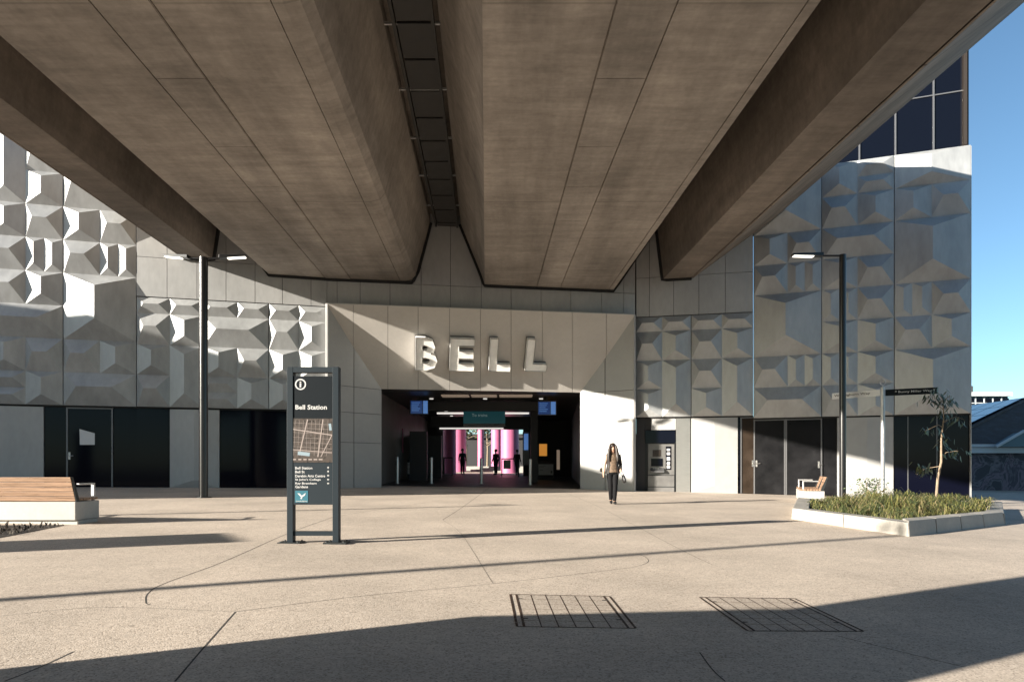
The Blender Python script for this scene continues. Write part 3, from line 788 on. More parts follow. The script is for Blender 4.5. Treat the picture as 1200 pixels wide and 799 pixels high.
for k, (u, v) in enumerate(((465.5, 566.5), (505.5, 566.5), (564.2, 567), (621.5, 568), (461.5, 562))):
    p = g(u, v); labs = ['brushed steel bollard beside the poster stand at the left hall wall', 'brushed steel bollard just right of the left poster stand', 'brushed steel bollard in the middle of the entrance',
        'brushed steel bollard just left of the right poster stand', 'brushed steel bollard hard against the left hall wall, furthest left']
    if bol is None:
        bol = thing('bollard', labs[0], 'bollard', p, 0, 'steel bollards across the entrance')
        mb = MB(); mb.lathe((0, 0, 0), [(.075, 0), (.075, 1.12), (.07, 1.15), (.03, 1.17)], 16); mb.build('post', M['steel'], bol, world=False, smooth=True)
        mb = MB(); mb.lathe((0, 0, 0), [(.12, 0), (.12, .012), (.08, .014)], 16); mb.build('base_ring', M['steel'], bol, world=False)
    else: dup(bol, p, 0, labs[k])
for u0, u1, vb, lab in ((475.5, 494, 561, 'dark stand with a white poster near the left hall wall'), (630, 649.5, 562, 'dark stand with a white poster near the right hall wall')):
    p = g((u0 + u1) / 2, vb); s = F / p.y; w = (u1 - u0) / s
    t = thing('poster_stand', lab, 'poster stand', p, 0, 'poster stands in the hall')
    mb = MB(); mb.box(-w / 2, w / 2, 0, .35, -.02, 1.02); mb.build('stand_body', M['halld'], t, world=False, bevel=.02)
    mb = MB(); mb.box(-w / 2 + .05, w / 2 - .05, -.008, -.002, .26, .86); ps = mb.build('poster', M['paper'], t, world=False)
    mb = MB()
    for z, a in ((.76, .35), (.70, .25), (.52, .2)): mb.box(-w / 2 + .1, -w / 2 + .1 + a, -.011, -.009, z, z + .02)
    mb.box(w / 2 - .2, w / 2 - .1, -.011, -.009, .36, .5); mb.build('print', M['frame'], ps, world=False)
# gates / help point further inside
for u, lab in ((520, 'black ticket barrier in front of the left pink column'), (598, 'black framed notice board in front of the big pink column')):
    p = V((xat(u, 42), 42, gz(xat(u, 42), 42))); t = thing('notice_frame' if u > 590 else 'ticket_barrier', lab, 'barrier' if u < 590 else 'notice board', p)
    mb = MB(); w = .55
    mb.box(-w, -w + .06, 0, .06, 0, 1.15); mb.box(w - .06, w, 0, .06, 0, 1.15); mb.box(-w + .06, w - .06, 0, .06, 1.08, 1.15); mb.build('frame', M['dark_steel'], t, world=False)
    mb = MB()
    if u > 590: mb.box(-.42, .02, .02, .05, .5, 1.05); mb.build('notice', M['paper'], t, world=False)
    else: mb.box(-w + .06, w - .5, .02, .05, .1, 1.07); mb.build('gate_panel', M['halld'], t, world=False)

tg = None
for k, (u, y) in enumerate(((485, 40.5), (497, 40.5), (509, 40.5), (624, 40.5))):
    p = V((xat(u, y), y, gz(xat(u, y), y))); lab = ['grey ticket gate cabinet furthest left in the hall', 'grey ticket gate cabinet in the middle of the left row', 'grey ticket gate cabinet nearest the left pink column', 'grey ticket gate cabinet at the right of the hall'][k]
    if tg is None:
        tg = thing('ticket_gate', lab, 'ticket gate', p, 0, 'ticket gates in the hall')
        mb = MB(); mb.box(-.13, .13, 0, 1.3, -.05, 1.0); mb.build('cabinet', M['galv'], tg, world=False, bevel=.02)
        mb = MB(); mb.box(-.09, .09, -.006, -.001, .78, .92); mb.build('reader', M['screen'], tg, world=False)
        mb = MB(); mb.box(.131, .42, .6, .63, .35, .95); mb.build('paddle', M['glass'], tg, world=False)
    else: dup(tg, p, 0, lab)
for k in range(4):
    y = 30.5 + 3.4 * k
    for x in (-3.6, -1.2, 1.3):
        mb = MB(); mb.lathe((x, y, hz1 - .025), [(.09, 0), (.09, .03)], 14); mb.build('downlight', M['strip'], st)
# pink columns beyond the hall
def pinkcol(u, y, r, h, lab):
    x = xat(u, y); o = MB(); o.lathe((0, 0, 0), [(r, -.2), (r, h)], 40)
    ob = o.build('pink_column', M['pink'], None, smooth=True); ob.location = (x, y, gz(x, y)); tag(ob, lab, 'column', 'pink columns beyond the hall')
pinkcol(597.5, 51.5, .68, 6.6, 'large bright pink round column at the right of the hall opening')
pinkcol(526, 47.2, .5, 6.6, 'pink round column at the left edge of the hall opening')
pinkcol(537, 53, .62, 6.6, 'purple-shaded pink column just right of the leftmost column')
pinkcol(563.5, 68, .32, 6.6, 'small distant pink column in the middle of the opening')
pinkcol(582, 62, .5, 6.6, 'shaded pink column just left of the large bright one')
# pale steps and yard beyond
mb = MB()
for k in range(4): mb.box(-8, 6, 53.8 + k * .4, 60, gz(0, 54) - .2, gz(0, 54) + .12 * (k + 1))
tag(mb.build('steps', M['conc']), 'low pale concrete steps beyond the entrance hall', 'steps')
def tree(x, y, h, r, lab, n=700, trunk=.12, name='tree', group=None, lm=('leaf2', 'foliage')):
    rr = random.Random(int(x * 31 + y)); t = thing(name, lab, 'tree', (x, y, gz(x, y)), 0, group)
    mb = MB(); mb.tube([(0, 0, -.1), (.05, 0, h * .3), (-.04, .05, h * .55), (.03, 0, h * .85)], [trunk, trunk * .8, trunk * .55, trunk * .2], 8)
    for k in range(7):
        a = rr.random() * 6.28; z = h * (.35 + .45 * rr.random()); L = r * (.5 + .4 * rr.random())
        mb.tube([(0, 0, z), (math.cos(a) * L * .5, math.sin(a) * L * .5, z + .25 * L), (math.cos(a) * L, math.sin(a) * L, z + .35 * L)], [trunk * .35, trunk * .2, trunk * .08], 6)
    mb.build('trunk', M['bark'], t, world=False, smooth=True)
    mb = MB(); cl = [V((rr.gauss(0, .45) * r, rr.gauss(0, .45) * r, h * (.55 + .4 * rr.random()))) for _ in range(16)]
    for k in range(n):
        c = rr.choice(cl) + V((rr.gauss(0, .2) * r, rr.gauss(0, .2) * r, rr.gauss(0, .14) * r)); s = .10 + .12 * rr.random()
        a = V((rr.uniform(-1, 1), rr.uniform(-1, 1), rr.uniform(-1, 1))).normalized(); b = a.orthogonal().normalized()
        mb.poly([c - a * s, c + b * s * .5, c + a * s, c - b * s * .5], k % 2)
    mb.build('crown', [M[lm[0]], M[lm[1]]], t, world=False, fixn=False)
    return t
tree(xat(546, 74), 74, 7, 2.2, 'leafy tree seen through the hall, left of the small pink column')
tree(xat(571, 78), 78, 7.5, 2.4, 'leafy tree seen through the hall, right of the small pink column')
fb = thing('yard_building', 'dark low building far beyond the hall opening', 'building', (0, 90, gz(0, 60)))
mb = MB(); mb.box(-20, 20, 88, 96, 0, 5.0); mb.build('wall', M['halld'], fb)
mb = MB(); mb.box(-20.5, 20.5, 87.5, 96.5, 5.0, 5.5); mb.build('roof', M['halld'], fb)

# ================================================================= BELL letters
sg_ = thing('entrance_letters', 'four large white raised letters spelling BELL above the entrance', 'sign', PS(562, .55))
n3 = (V((PC.n.x, PC.n.y, 0)) * (ZT - ZI) + V((0, 0, -1)) * DEP).normalized()
xd = V((PC.d.x, PC.d.y, 0)).normalized(); zd = n3.cross(xd).normalized()
if zd.z < 0: zd = -zd
def vf(v): return None
def fv(u, v):        # f for which the header shows at row v
    lo, hi = 0, 1
    for _ in range(40):
        m_ = (lo + hi) / 2; p = PS(u, m_, .2); vv = HV - (p.z - CH) * F / p.y
        if vv < v: lo = m_
        else: hi = m_
    return (lo + hi) / 2
for ch, u0, u1, v1, v0 in (('B', 486.5, 511.5, 432, 394.5), ('E', 526, 554, 432.5, 395.5), ('L', 571.5, 596, 433, 396), ('L', 613.5, 638, 433, 396.5)):
    fb_, ft_ = fv(u0, v1), fv(u0, v0)
    org = PS(u0, fb_, .12); H = (PS(u0, ft_) - PS(u0, fb_)).length; W = (PS(u1, fb_) - PS(u0, fb_)).length
    mb = MB()
    add_text(mb, ch, org + n3 * .10, xd, zd, height=H, width=W, offset=.035, extrude=.10, nd=n3)
    lt = mb.build('letter', M['letter'], sg_, bevel=.006)
    mb = MB(); add_text(mb, ch, org + n3 * .22, xd, zd, height=H + .012, width=W + .012, offset=.041, extrude=.035, nd=n3, fill=False); mb.build('letter_rim', M['steel'], lt, fixn=False)
    mb = MB(); add_text(mb, ch, org - n3 * .06 - xd * .015 - zd * .015, xd, zd, height=H + .03, width=W + .03, offset=.045, extrude=.03, nd=n3)
    mb.build('letter_tray', M['frame'], lt)

# ================================================================= TELLER MACHINE
ta, tb = R1.t(756), R1.t(791.5)
am = thing('teller_machine', 'silver cash machine with dark screen set in the wall right of the entrance', 'cash machine', R1.pt((ta + tb) / 2, R1.gnd((ta + tb) / 2), -.2))
zt_ = R1.zv(770, 504); zs_ = R1.zv(770, 519); zg = R1.gnd((ta + tb) / 2)
mb = MB(); slab(mb, R1, ta, tb, zs_, zt_, -.4, -.16); mb.build('header', M['glass'], am)
mb = MB(); slabg(mb, R1, ta + .1, tb - .04, zg + .62, -.4, -.10); mb.build('lower_cabinet', M['atm'], am, bevel=.01)
mb = MB(); slab(mb, R1, ta + .1, tb - .04, zg + .64, zs_ - .01, -.4, -.26); fa = mb.build('fascia', M['atm'], am)
mb = MB(); slab(mb, R1, ta + .22, ta + .66, zg + .98, zg + 1.28, -.258, -.235); mb.build('screen', M['glass'], fa)
mb = MB(); slab(mb, R1, ta + .28, ta + .6, zg + 1.36, zg + 1.62, -.258, -.25); mb.build('header_sign', M['map'], fa)
mb = MB(); mb.hexa([R1.pt(ta + .2, zg + .74, -.26), R1.pt(ta + .72, zg + .74, -.26), R1.pt(ta + .72, zg + .74, -.08), R1.pt(ta + .2, zg + .74, -.08),
    R1.pt(ta + .2, zg + .92, -.26), R1.pt(ta + .72, zg + .92, -.26), R1.pt(ta + .72, zg + .80, -.08), R1.pt(ta + .2, zg + .80, -.08)]); kb = mb.build('shelf', M['frame'], fa)
mb = MB()
for i in range(4):
    for k in range(3): slab(mb, R1, ta + .3 + .06 * i, ta + .345 + .06 * i, zg + .83 + .035 * k, zg + .855 + .035 * k, -.2 - .04 * k, -.16 - .04 * k)
mb.build('keypad', M['steel'], kb)
mb = MB(); slab(mb, R1, ta + .78, ta + .98, zg + .85, zg + 1.75, -.258, -.24); side = mb.build('side_panel', M['glass'], fa)
mb = MB()
for z, h in ((.9, .12), (1.06, .08), (1.2, .14), (1.42, .1), (1.58, .08)): slab(mb, R1, ta + .82, ta + .94, zg + z, zg + z + h, -.239, -.234)
mb.build('stickers', M['paper'], side)
mb = MB(); slabg(mb, R1, ta - .02, ta + .09, zs_, -.4, -.2); slabg(mb, R1, tb - .035, tb, zs_, -.4, -.12); mb.build('jamb', M['dark_steel'], am)
mb = MB(); slab(mb, R1, ta + .1, tb - .04, zg + .17, zg + .20, -.11, -.095); mb.build('trim', M['dark_steel'], am)

# ================================================================= TOTEM
p0 = g(340.5, 636.5); p1 = g(394, 636.5); S = F / p0.y
wt = thing('information_totem', 'tall charcoal information totem with map and white lettering on the plaza', 'sign', ((p0.x + p1.x) / 2, p0.y, p0.z))
hw = (395.8 - 335.2) / S / 2; HT = (637 - 430.5) / S
def tx(u): return (u - 365.5) / S
def tz(v): return (637 - v) / S
pw = .085
mb = MB(); mb.box(-hw, -hw + pw, 0, .13, -.03, HT); mb.build('post', M['slate'], wt, world=False, bevel=.004)
mb = MB(); mb.box(hw - pw, hw, 0, .13, -.03, HT); mb.build('post', M['slate'], wt, world=False, bevel=.004)
mb = MB(); mb.box(-hw + pw, hw - pw, .003, .127, tz(437), HT - .003); mb.build('top_rail', M['slate'], wt, world=False)
mb = MB(); mb.box(-hw + pw, hw - pw, .02, .11, tz(628.5), tz(623.5)); mb.build('bottom_rail', M['slate'], wt, world=False)
for s_ in (-1, 1):
    mb = MB(); c = s_ * (hw - pw / 2); mb.box(c - .16, c + .16, -.06, .2, -.02, .014)
    for a in (-.12, .12):
        for b in (-.03, .16): mb.lathe((c + a, b, .014), [(.014, 0), (.014, .014)], 8)
    mb.build('base_plate', M['dark_steel'], wt, world=False)
mb = MB(); mb.box(-hw + pw, hw - pw, .012, .118, tz(592), tz(441.5)); pn = mb.build('sign_panel', M['slate2'], wt, world=False)
mb = MB(); mb.box(-hw + pw + .002, hw - pw - .002, .006, .0115, tz(592) + .002, tz(543)); mb.build('lower_panel', M['slate'], pn, world=False)
mb = MB(); mb.box(-hw + pw + .002, hw - pw - .002, .006, .0115, tz(542.5), tz(491)); mp = mb.build('map', M['map'], pn, world=False)
mb = MB(); XL, XR = -hw + pw + .004, hw - pw - .004
def line(a, b, w, y, m=0):
    a = V((tx(a[0]), tz(a[1]))); b = V((tx(b[0]), tz(b[1]))); d = (b - a).normalized(); n = V((-d.y, d.x)) * w / 2
    mb.poly([(q.x, y, q.y) for q in (a + n, b + n, b - n, a - n)], m)
line((341.5, 503.5), (388, 510.5), .014, .004); line((359.5, 492), (349.5, 534), .016, .003); line((377.5, 492), (371.5, 536), .016, .0028)
line((388, 510.5), (375, 536), .012, .0026); line((342, 527.5), (388, 531), .010, .0024)
for k in range(9): line((345 + k * 4.8, 493), (343 + k * 4.8, 535), .003, .0048)
for k in range(7): line((342, 496 + k * 5.6), (388, 498.5 + k * 5.6), .003, .0046)
line((348, 531.5), (362, 533.2), .05, .0022, 1); line((385.5, 497), (386.5, 505), .035, .0022, 1)
for k in range(6): line((342.5 + k * 6, 539), (346 + k * 6.2, 539), .018, .0035, 0)
mb.build('map_lines', [M['road'], M['pool']], mp, world=False, fixn=False)
mb = MB()
cx_, cz_ = tx(351), tz(451); ro, ri = .078, .060
for k in range(32):
    a, b = 2 * math.pi * k / 32, 2 * math.pi * (k + 1) / 32
    mb.poly([(cx_ + r * math.cos(q), .009, cz_ + r * math.sin(q)) for r, q in ((ro, a), (ro, b), (ri, b), (ri, a))])
X3, Z3v = V((1, 0, 0)), V((0, 0, 1))
add_text(mb, 'i', (cx_ - .014, .009, cz_ - .042), X3, Z3v, height=.084, width=.026, offset=.02)
add_text(mb, 'Bell Station', (tx(345), .009, tz(480.5)), X3, Z3v, height=.066, width=tx(382) - tx(345), offset=.022)
mb.build('lettering', M['text'], pn, world=False, fixn=False)
mb = MB()
for k, (txt, v, w) in enumerate((('Bell Station', 550.5, 20), ('Bell St', 555, 11), ('Darebin Arts Centre', 559.8, 35), ("St John's College", 564.3, 30), ('Ray Bramham', 568.8, 25), ('Gardens', 572.5, 15))):
    add_text(mb, txt, (tx(345), .003, tz(v)), X3, Z3v, height=.037, width=w / S, offset=.018)
for k, v in enumerate((548.5, 553, 557.8, 562.5, 567)):
    c = V((tx(383.5), tz(v))); s = .016
    if k < 2: pts = [(c.x, c.y + s), (c.x + s, c.y - s * .2), (c.x + s * .3, c.y - s * .2), (c.x + s * .3, c.y - s), (c.x - s * .3, c.y - s), (c.x - s * .3, c.y - s * .2), (c.x - s, c.y - s * .2)]
    else: pts = [(c.x - s, c.y), (c.x + s * .2, c.y + s), (c.x + s * .2, c.y + s * .3), (c.x + s, c.y + s * .3), (c.x + s, c.y - s * .3), (c.x + s * .2, c.y - s * .3), (c.x + s * .2, c.y - s)]
    mb.poly([(a, .003, b) for a, b in pts])
mb.build('lettering', M['text'], pn, world=False, fixn=False)
mb = MB(); mb.box(tx(344.8), tx(360), .002, .0055, tz(589.3), tz(575.5)); tl = mb.build('emblem', M['teal'], pn, world=False)
mb = MB(); c = V((tx(352.5), tz(582))); s = 1 / S
for pts in ([(-5, 3.6), (-2, 3.2), (.2, .6), (-.6, -1), (-2.6, .8)], [(.2, .6), (3, 2.6), (5, 3.8), (4, 1), (1, -1), (-.6, -1)], [(-.6, -1), (1, -1), (.4, -3.4), (-1.6, -3)]):
    mb.poly([(c.x + a * s, .0, c.y + b * s) for a, b in pts])
add_text(mb, 'DAREBIN', (tx(346), .0, tz(588.6)), X3, Z3v, height=.016, width=tx(359) - tx(346), offset=.01)
mb.build('emblem_mark', M['text'], tl, world=False, fixn=False)

# ================================================================= STREET LAMPS
def head(mb_h, mb_l, root, az, L0_, up, length=.52):
    """arm from root, head with lens; az direction"""
    d = V((math.cos(az), math.sin(az), 0)); n = V((-d.y, d.x, 0)); r = V(root)
    a = r + d * L0_ + V((0, 0, up * L0_)); e = a + d * length + V((0, 0, up * length))
    mb_h.tube([r, a], .028, 8)
    w = .105
    def P(c, s, dz): return c + n * (s * w) + V((0, 0, dz))
    mb_h.hexa([P(a, -1, -.02), P(e, -.8, -.0), P(e, .8, -.0), P(a, 1, -.02), P(a, -1, .07), P(e, -.8, .05), P(e, .8, .05), P(a, 1, .07)])
    m0, m1 = a + (e - a) * .30, a + (e - a) * .95
    mb_l.hexa([P(m0, -.72, -.032), P(m1, -.66, -.02), P(m1, .66, -.02), P(m0, .72, -.032), P(m0, -.72, -.008), P(m1, -.66, .004), P(m1, .66, .004), P(m0, .72, -.008)])
def lamp(p, H, lab, azs, up=.08, r=.085, arm=.5, hl=.55, grp='street lamps on the plaza'):
    t = thing('street_lamp', lab, 'street lamp', p, 0, grp)
    mb = MB(); mb.lathe((0, 0, 0), [(r, -.1), (r, H)], 20); mb.build('pole', M['lamp'], t, world=False, smooth=True)
    mb = MB(); mb.lathe((0, 0, 0), [(r + .09, -.05), (r + .09, .02), (r + .02, .03)], 16); mb.build('base_flange', M['lamp'], t, world=False)
    for az in azs:
        a, b = MB(), MB(); head(a, b, (0, 0, H - .03), az, arm, up, hl)
        h = a.build('lamp_head', M['lamp'], t, world=False, bevel=.006); b.build('lens', M['led'], h, world=False)
    return t
p = g(238.5, 583); S2 = F / p.y
lp = lamp(p, (583 - 302) / S2, 'tall black street lamp with two heads left of the information totem', (R(8), R(180 - 6)), arm=.42, hl=.72, r=.115)
yl = 18.2; pl = V((xat(987.5, yl), yl, 0)); pl.z = gz(pl.x, pl.y)
lamp(pl, CH + (HV - 298.5) * yl / F - pl.z, 'tall black street lamp with a single head standing in the planter', (R(180),), up=.0, r=.085, arm=.55, hl=.8)
SUN_AZ = R(29.3)
def sunback(x, y, L, az=SUN_AZ): return V((x - math.cos(az) * L, y - math.sin(az) * L, 0))
p = g(603, 592); q = sunback(p.x, p.y, 26.5); q.z = gz(q.x, q.y); lamp(q, 6.7, 'black street lamp far left, outside the frame', (R(180),), r=.07)
p = g(1040, 628.5); q = sunback(p.x, p.y, 28); q.z = gz(q.x, q.y); lamp(q, 7.4, 'black street lamp nearest the camera, outside the frame', (R(180),), r=.085)

# ================================================================= BENCHES
def bench(p, rz, lab, L=2.6):
    t = thing('bench', lab, 'bench', p, rz, 'timber and concrete benches')
    mb = MB(); mb.box(-L, 0, .06, .62, -.04, .07); mb.box(-L, 0, 0, .66, .075, .385); mb.build('base', M['conc'], t, world=False, bevel=.012)
    mb = MB()
    for k in range(7): mb.box(-L + .02, -.02, .085 + k * .083, .155 + k * .083, .40, .44)
    mb.build('seat', M['wood'], t, world=False, bevel=.006)
    mb = MB()
    for k in range(5):
        z0 = .395 + k * .082; y0 = .03 - .028 * k
        mb.hexa([(-L + .02, y0, z0), (-.02, y0, z0), (-.02, y0 + .035, z0), (-L + .02, y0 + .035, z0),
                 (-L + .02, y0 - .024, z0 + .075), (-.02, y0 - .024, z0 + .075), (-.02, y0 + .011, z0 + .075), (-L + .02, y0 + .011, z0 + .075)])
    mb.build('backrest', M['wood'], t, world=False, bevel=.005)
    for x in (-.012, -L / 2, -L + .012):
        mb = MB(); w = .012
        mb.hexa([(x - w, .035, .386), (x + w, .035, .386), (x + w, .12, .386), (x - w, .12, .386), (x - w, -.095, .80), (x + w, -.095, .80), (x + w, -.06, .80), (x - w, -.06, .80)])
        mb.build('back_bracket', M['dark_steel'], t, world=False)
    for x in (-.06, -L + .06):
        mb = MB(); mb.box(x - .025, x + .025, .56, .60, .386, .66); mb.box(x - .025, x + .025, .16, .599, .662, .69)
        mb.build('armrest', M['galv'], t, world=False, bevel=.005)
    return t
pb = g(88.5, 615); bn = bench(pb, R(0), 'timber slat bench on a white concrete base seen from behind')
q = g(957.5, 590.5); dup(bn, (q.x + 2.6 * .415, q.y + 2.6 * .91, gz(q.x, q.y)), R(70), 'timber slat bench seen end on beside the planter at the dark doors')

# garden bed at left
mb = MB(); A, B_, C_ = g(-160, 616), g(76, 615.5), g(-160, 655)
D_ = g(2, 630)
mb.poly([A + V((0, 0, .006)), B_ + V((0, 0, .006)), D_ + V((0, 0, .006)), C_ + V((0, 0, .006))])
tag(mb.build('garden_bed', M['soil'], fixn=False), None, None, None, 'structure')
mb = MB(); rr = random.Random(5)
for k in range(120):
    a, b = rr.random(), rr.random()
    if a + b > 1: a, b = 1 - a, 1 - b
    p = B_ + (D_ - B_) * a * .96 + (V((A.x, A.y, A.z)) - B_) * b * .55; z = gz(p.x, p.y)
    an = rr.random() * 6.28; L = .03 + .06 * rr.random(); d = V((math.cos(an), math.sin(an), 0))
    n = V((-d.y, d.x, 0)) * .012
    p.z = z; tip = p + d * L * .8 + V((0, 0, L)); mid = p + d * L * .3 + V((0, 0, L * .7))
    mb.poly([p - n, p + n, mid + n, mid - n], 0); mb.poly([mid - n, mid + n, tip], 0)
tag(mb.build('ground_cover', M['shadeleaf'], fixn=False), 'low ground cover plants, shade painted into their colour, in the bed by the left bench', 'plants', None, 'stuff')
# small bare twiggy shrub against the bench base
tw = g(60, 612.5); t = thing('twiggy_shrub', 'small bare twiggy shrub against the white bench base', 'plant', tw)
mb = MB(); rr = random.Random(8)
for k in range(9):
    a = rr.uniform(-1, 1); h = .12 + .25 * rr.random()
    mb.tube([(0, 0, -.02), (a * .06, -.02, h * .5), (a * .2, -.04 * rr.random(), h)], [.006, .004, .002], 5)
mb.build('stem', M['bark'], t, world=False)
mb = MB()
for k in range(50):
    c = V((rr.uniform(-.2, .2), rr.uniform(-.08, .02), .08 + .25 * rr.random())); a = V((rr.uniform(-1, 1), rr.uniform(-1, 1), rr.uniform(-1, 1))).normalized(); b = a.orthogonal(); s = .022
    mb.poly([c - a * s, c + b * s * .5, c + a * s, c - b * s * .5])
mb.build('foliage', M['grassd'], t, world=False, fixn=False)

# ================================================================= PLANTER
A, B_, C_ = g(927, 608), g(1066, 629), g(1179, 615)
D_ = V((13.6, 18.9, gz(13.6, 18.9))); E_ = V((8.05, 19.3, gz(8.05, 19.3)))
loop = [A, B_, C_, D_, E_]
pt_ = thing('concrete_planter', 'low pale concrete planter edge round the grasses at the right', 'planter', ((A + C_) / 2))
cen = sum((V((q.x, q.y)) for q in loop), V((0, 0))) / 5
def inset(k, dd):
    P = V((loop[k].x, loop[k].y)); a = V((loop[k - 1].x, loop[k - 1].y)); b = V((loop[(k + 1) % 5].x, loop[(k + 1) % 5].y))
    d1 = (P - a).normalized(); d2 = (b - P).normalized(); n1 = V((-d1.y, d1.x)); n2 = V((-d2.y, d2.x))
    if n1.dot(cen - P) < 0: n1 = -n1
    if n2.dot(cen - P) < 0: n2 = -n2
    bis = (n1 + n2).normalized(); return P + bis * dd / max(.3, bis.dot(n1))
KH = .24
for k in range(5):
    k2 = (k + 1) % 5; mb = MB()
    o0, o1 = [V((loop[i].x, loop[i].y)) for i in (k, k2)]
    bt = .05 if k == 1 else .03
    t0, t1 = inset(k, bt), inset(k2, bt); i0, i1 = inset(k, .36), inset(k2, .36)
    nseg = 4 if k == 1 else 2
    for s_ in range(nseg):
        fa, fb2 = s_ / nseg, (s_ + 1) / nseg - .004
        def lp_(p, q, f): return p + (q - p) * f
        def P3(q, h): return V((q.x, q.y, gz(q.x, q.y) + h))
        hk = KH + (.03 if k == 1 else 0)
        if k in (3,): hk = .22
        mb.hexa([P3(lp_(o0, o1, fa), -.05), P3(lp_(o0, o1, fb2), -.05), P3(lp_(i0, i1, fb2), -.05), P3(lp_(i0, i1, fa), -.05),
                 P3(lp_(t0, t1, fa), hk), P3(lp_(t0, t1, fb2), hk), P3(lp_(i0, i1, fb2), hk), P3(lp_(i0, i1, fa), hk)])
    mb.build('edge_block', M['kerb'], pt_, bevel=.012)
mb = MB(); mb.poly([V((q.x, q.y, gz(q.x, q.y) + .16)) for q in (inset(k, .3) for k in range(5))]); mb.build('soil', M['soil'], pt_, fixn=False)
# strap-leaved grasses
mb = MB(); rr = random.Random(11)
ins = [inset(k, .42) for k in range(5)]
def inside(p):
    for k in range(5):
        a, b = ins[k], ins[(k + 1) % 5]; 
        if ((b - a).x * (p.y - a.y) - (b - a).y * (p.x - a.x)) * ((b - a).x * (cen.y - a.y) - (b - a).y * (cen.x - a.x)) < 0: return False
    return True
nt_ = 0
while nt_ < 185:
    p = V((rr.uniform(6, 13.6), rr.uniform(11.6, 19.3)))
    if not inside(p): continue
    # a bare corner near the bench end
    if p.y > 17.8 and p.x < 8.6: continue
    nt_ += 1
    ed = min(abs((ins[(k + 1) % 5] - ins[k]).normalized().cross(p - ins[k])) for k in range(5)) if False else min(abs((ins[(k + 1) % 5].x - ins[k].x) * (p.y - ins[k].y) - (ins[(k + 1) % 5].y - ins[k].y) * (p.x - ins[k].x)) / (ins[(k + 1) % 5] - ins[k]).length for k in range(5))
    hh = .76 * (rr.uniform(.12, .40) + min(.20, ed * .11) * rr.uniform(.3, 1.2)) * (1.25 if (p - V((9.6, 15.2))).length < 2.0 else (.8 if p.x < 8.3 else 1)); light = rr.random()
    for b in range(46):
        an = rr.random() * 6.283; L = hh * rr.uniform(.6, 1.3); d = V((math.cos(an), math.sin(an), 0)); w = .0045 + .004 * rr.random(); n = V((-d.y, d.x, 0)) * w
        base = V((p.x + rr.gauss(0, .06), p.y + rr.gauss(0, .06), gz(p.x, p.y) + .15)); ln = rr.uniform(.4, 1.5)
        p1 = base + d * L * .22 * ln + V((0, 0, L * .55)); p2 = base + d * L * .6 * ln + V((0, 0, L * .80)); p3 = base + d * L * 1.1 * ln + V((0, 0, L * (.85 - .55 * ln)))
        q_ = rr.random(); m_ = 0 if q_ < (.5 if light > .45 else .15) else (2 if q_ > .86 else 1)
        mb.poly([base - n, base + n, p1 + n, p1 - n], m_); mb.poly([p1 - n, p1 + n, p2 + n * .7, p2 - n * .7], m_); mb.poly([p2 - n * .7, p2 + n * .7, p3], m_)
tag(mb.build('grasses', [M['grassl'], M['grassd'], M['straw']], fixn=False), 'yellow green strappy grasses filling the concrete planter', 'grass', None, 'stuff')
# low leafy shrub between lamp and sign pole
sh = V((xat(1019, 17.2), 17.2, 0)); sh.z = gz(sh.x, sh.y) + .16
t = thing('leafy_shrub', 'small dark leafy shrub among the grasses left of the street name pole', 'plant', sh)
mb = MB()
for k in range(8):
    a = rr.random() * 6.28; mb.tube([(0, 0, 0), (math.cos(a) * .1, math.sin(a) * .1, .3), (math.cos(a) * .25, math.sin(a) * .25, .55 + .15 * rr.random())], [.01, .007, .003], 5)
mb.build('stem', M['bark'], t, world=False)
mb = MB()
for k in range(260):
    c = V((rr.gauss(0, .17), rr.gauss(0, .17), .28 + .42 * rr.random())); a = V((rr.uniform(-1, 1), rr.uniform(-1, 1), rr.uniform(-1, 1))).normalized(); b = a.orthogonal(); s = .035
    mb.poly([c - a * s, c + b * s * .5, c + a * s, c - b * s * .5])
mb.build('foliage', M['leaf'], t, world=False, fixn=False)
# sapling
ys_ = 17.0; sp = V((xat(1096, ys_), ys_, 0)); sp.z = gz(sp.x, sp.y) + .15
t = thing('sapling', 'thin young tree with sparse drooping leaves in the planter', 'tree', sp)
s_ = ys_ / F
def sv(u, v, dy=0): return V(((u - 1096) * s_, dy, (HV - v) * s_ + CH - sp.z))
mb = MB(); tr = [V((0, 0, -.05)), sv(1099, 560), sv(1103, 541), sv(1103, 515), sv(1106, 490), sv(1105, 468), sv(1098, 458)]
mb.tube(tr, [.035, .03, .027, .02, .014, .009, .004], 8)
brs = [((1102, 546), (1090, 549), (1080, 556)), ((1103, 540), (1110, 530), (1120, 528)), ((1105, 495), (1118, 488), (1128, 492)), ((1106, 480), (1095, 470), (1088, 474)), ((1105, 470), (1110, 464), (1118, 470)), ((1104, 500), (1096, 498), (1088, 505))]
tips = []
for b in brs:
    P = [sv(*q, dy=rr.uniform(-.25, .25) * (i > 0)) for i, q in enumerate(b)]; mb.tube(P, [.01, .007, .003], 5); tips.append(P)
mb.build('trunk', M['bark'], t, world=False, smooth=True)
mb = MB()
def leafat(c, L, m_):
    an = rr.random() * 6.28; d = V((math.cos(an) * .6, math.sin(an) * .6, -.75)).normalized(); n = d.orthogonal().normalized() * L * .24
    mb.poly([c, c + d * L * .4 + n, c + d * L, c + d * L * .4 - n], m_)
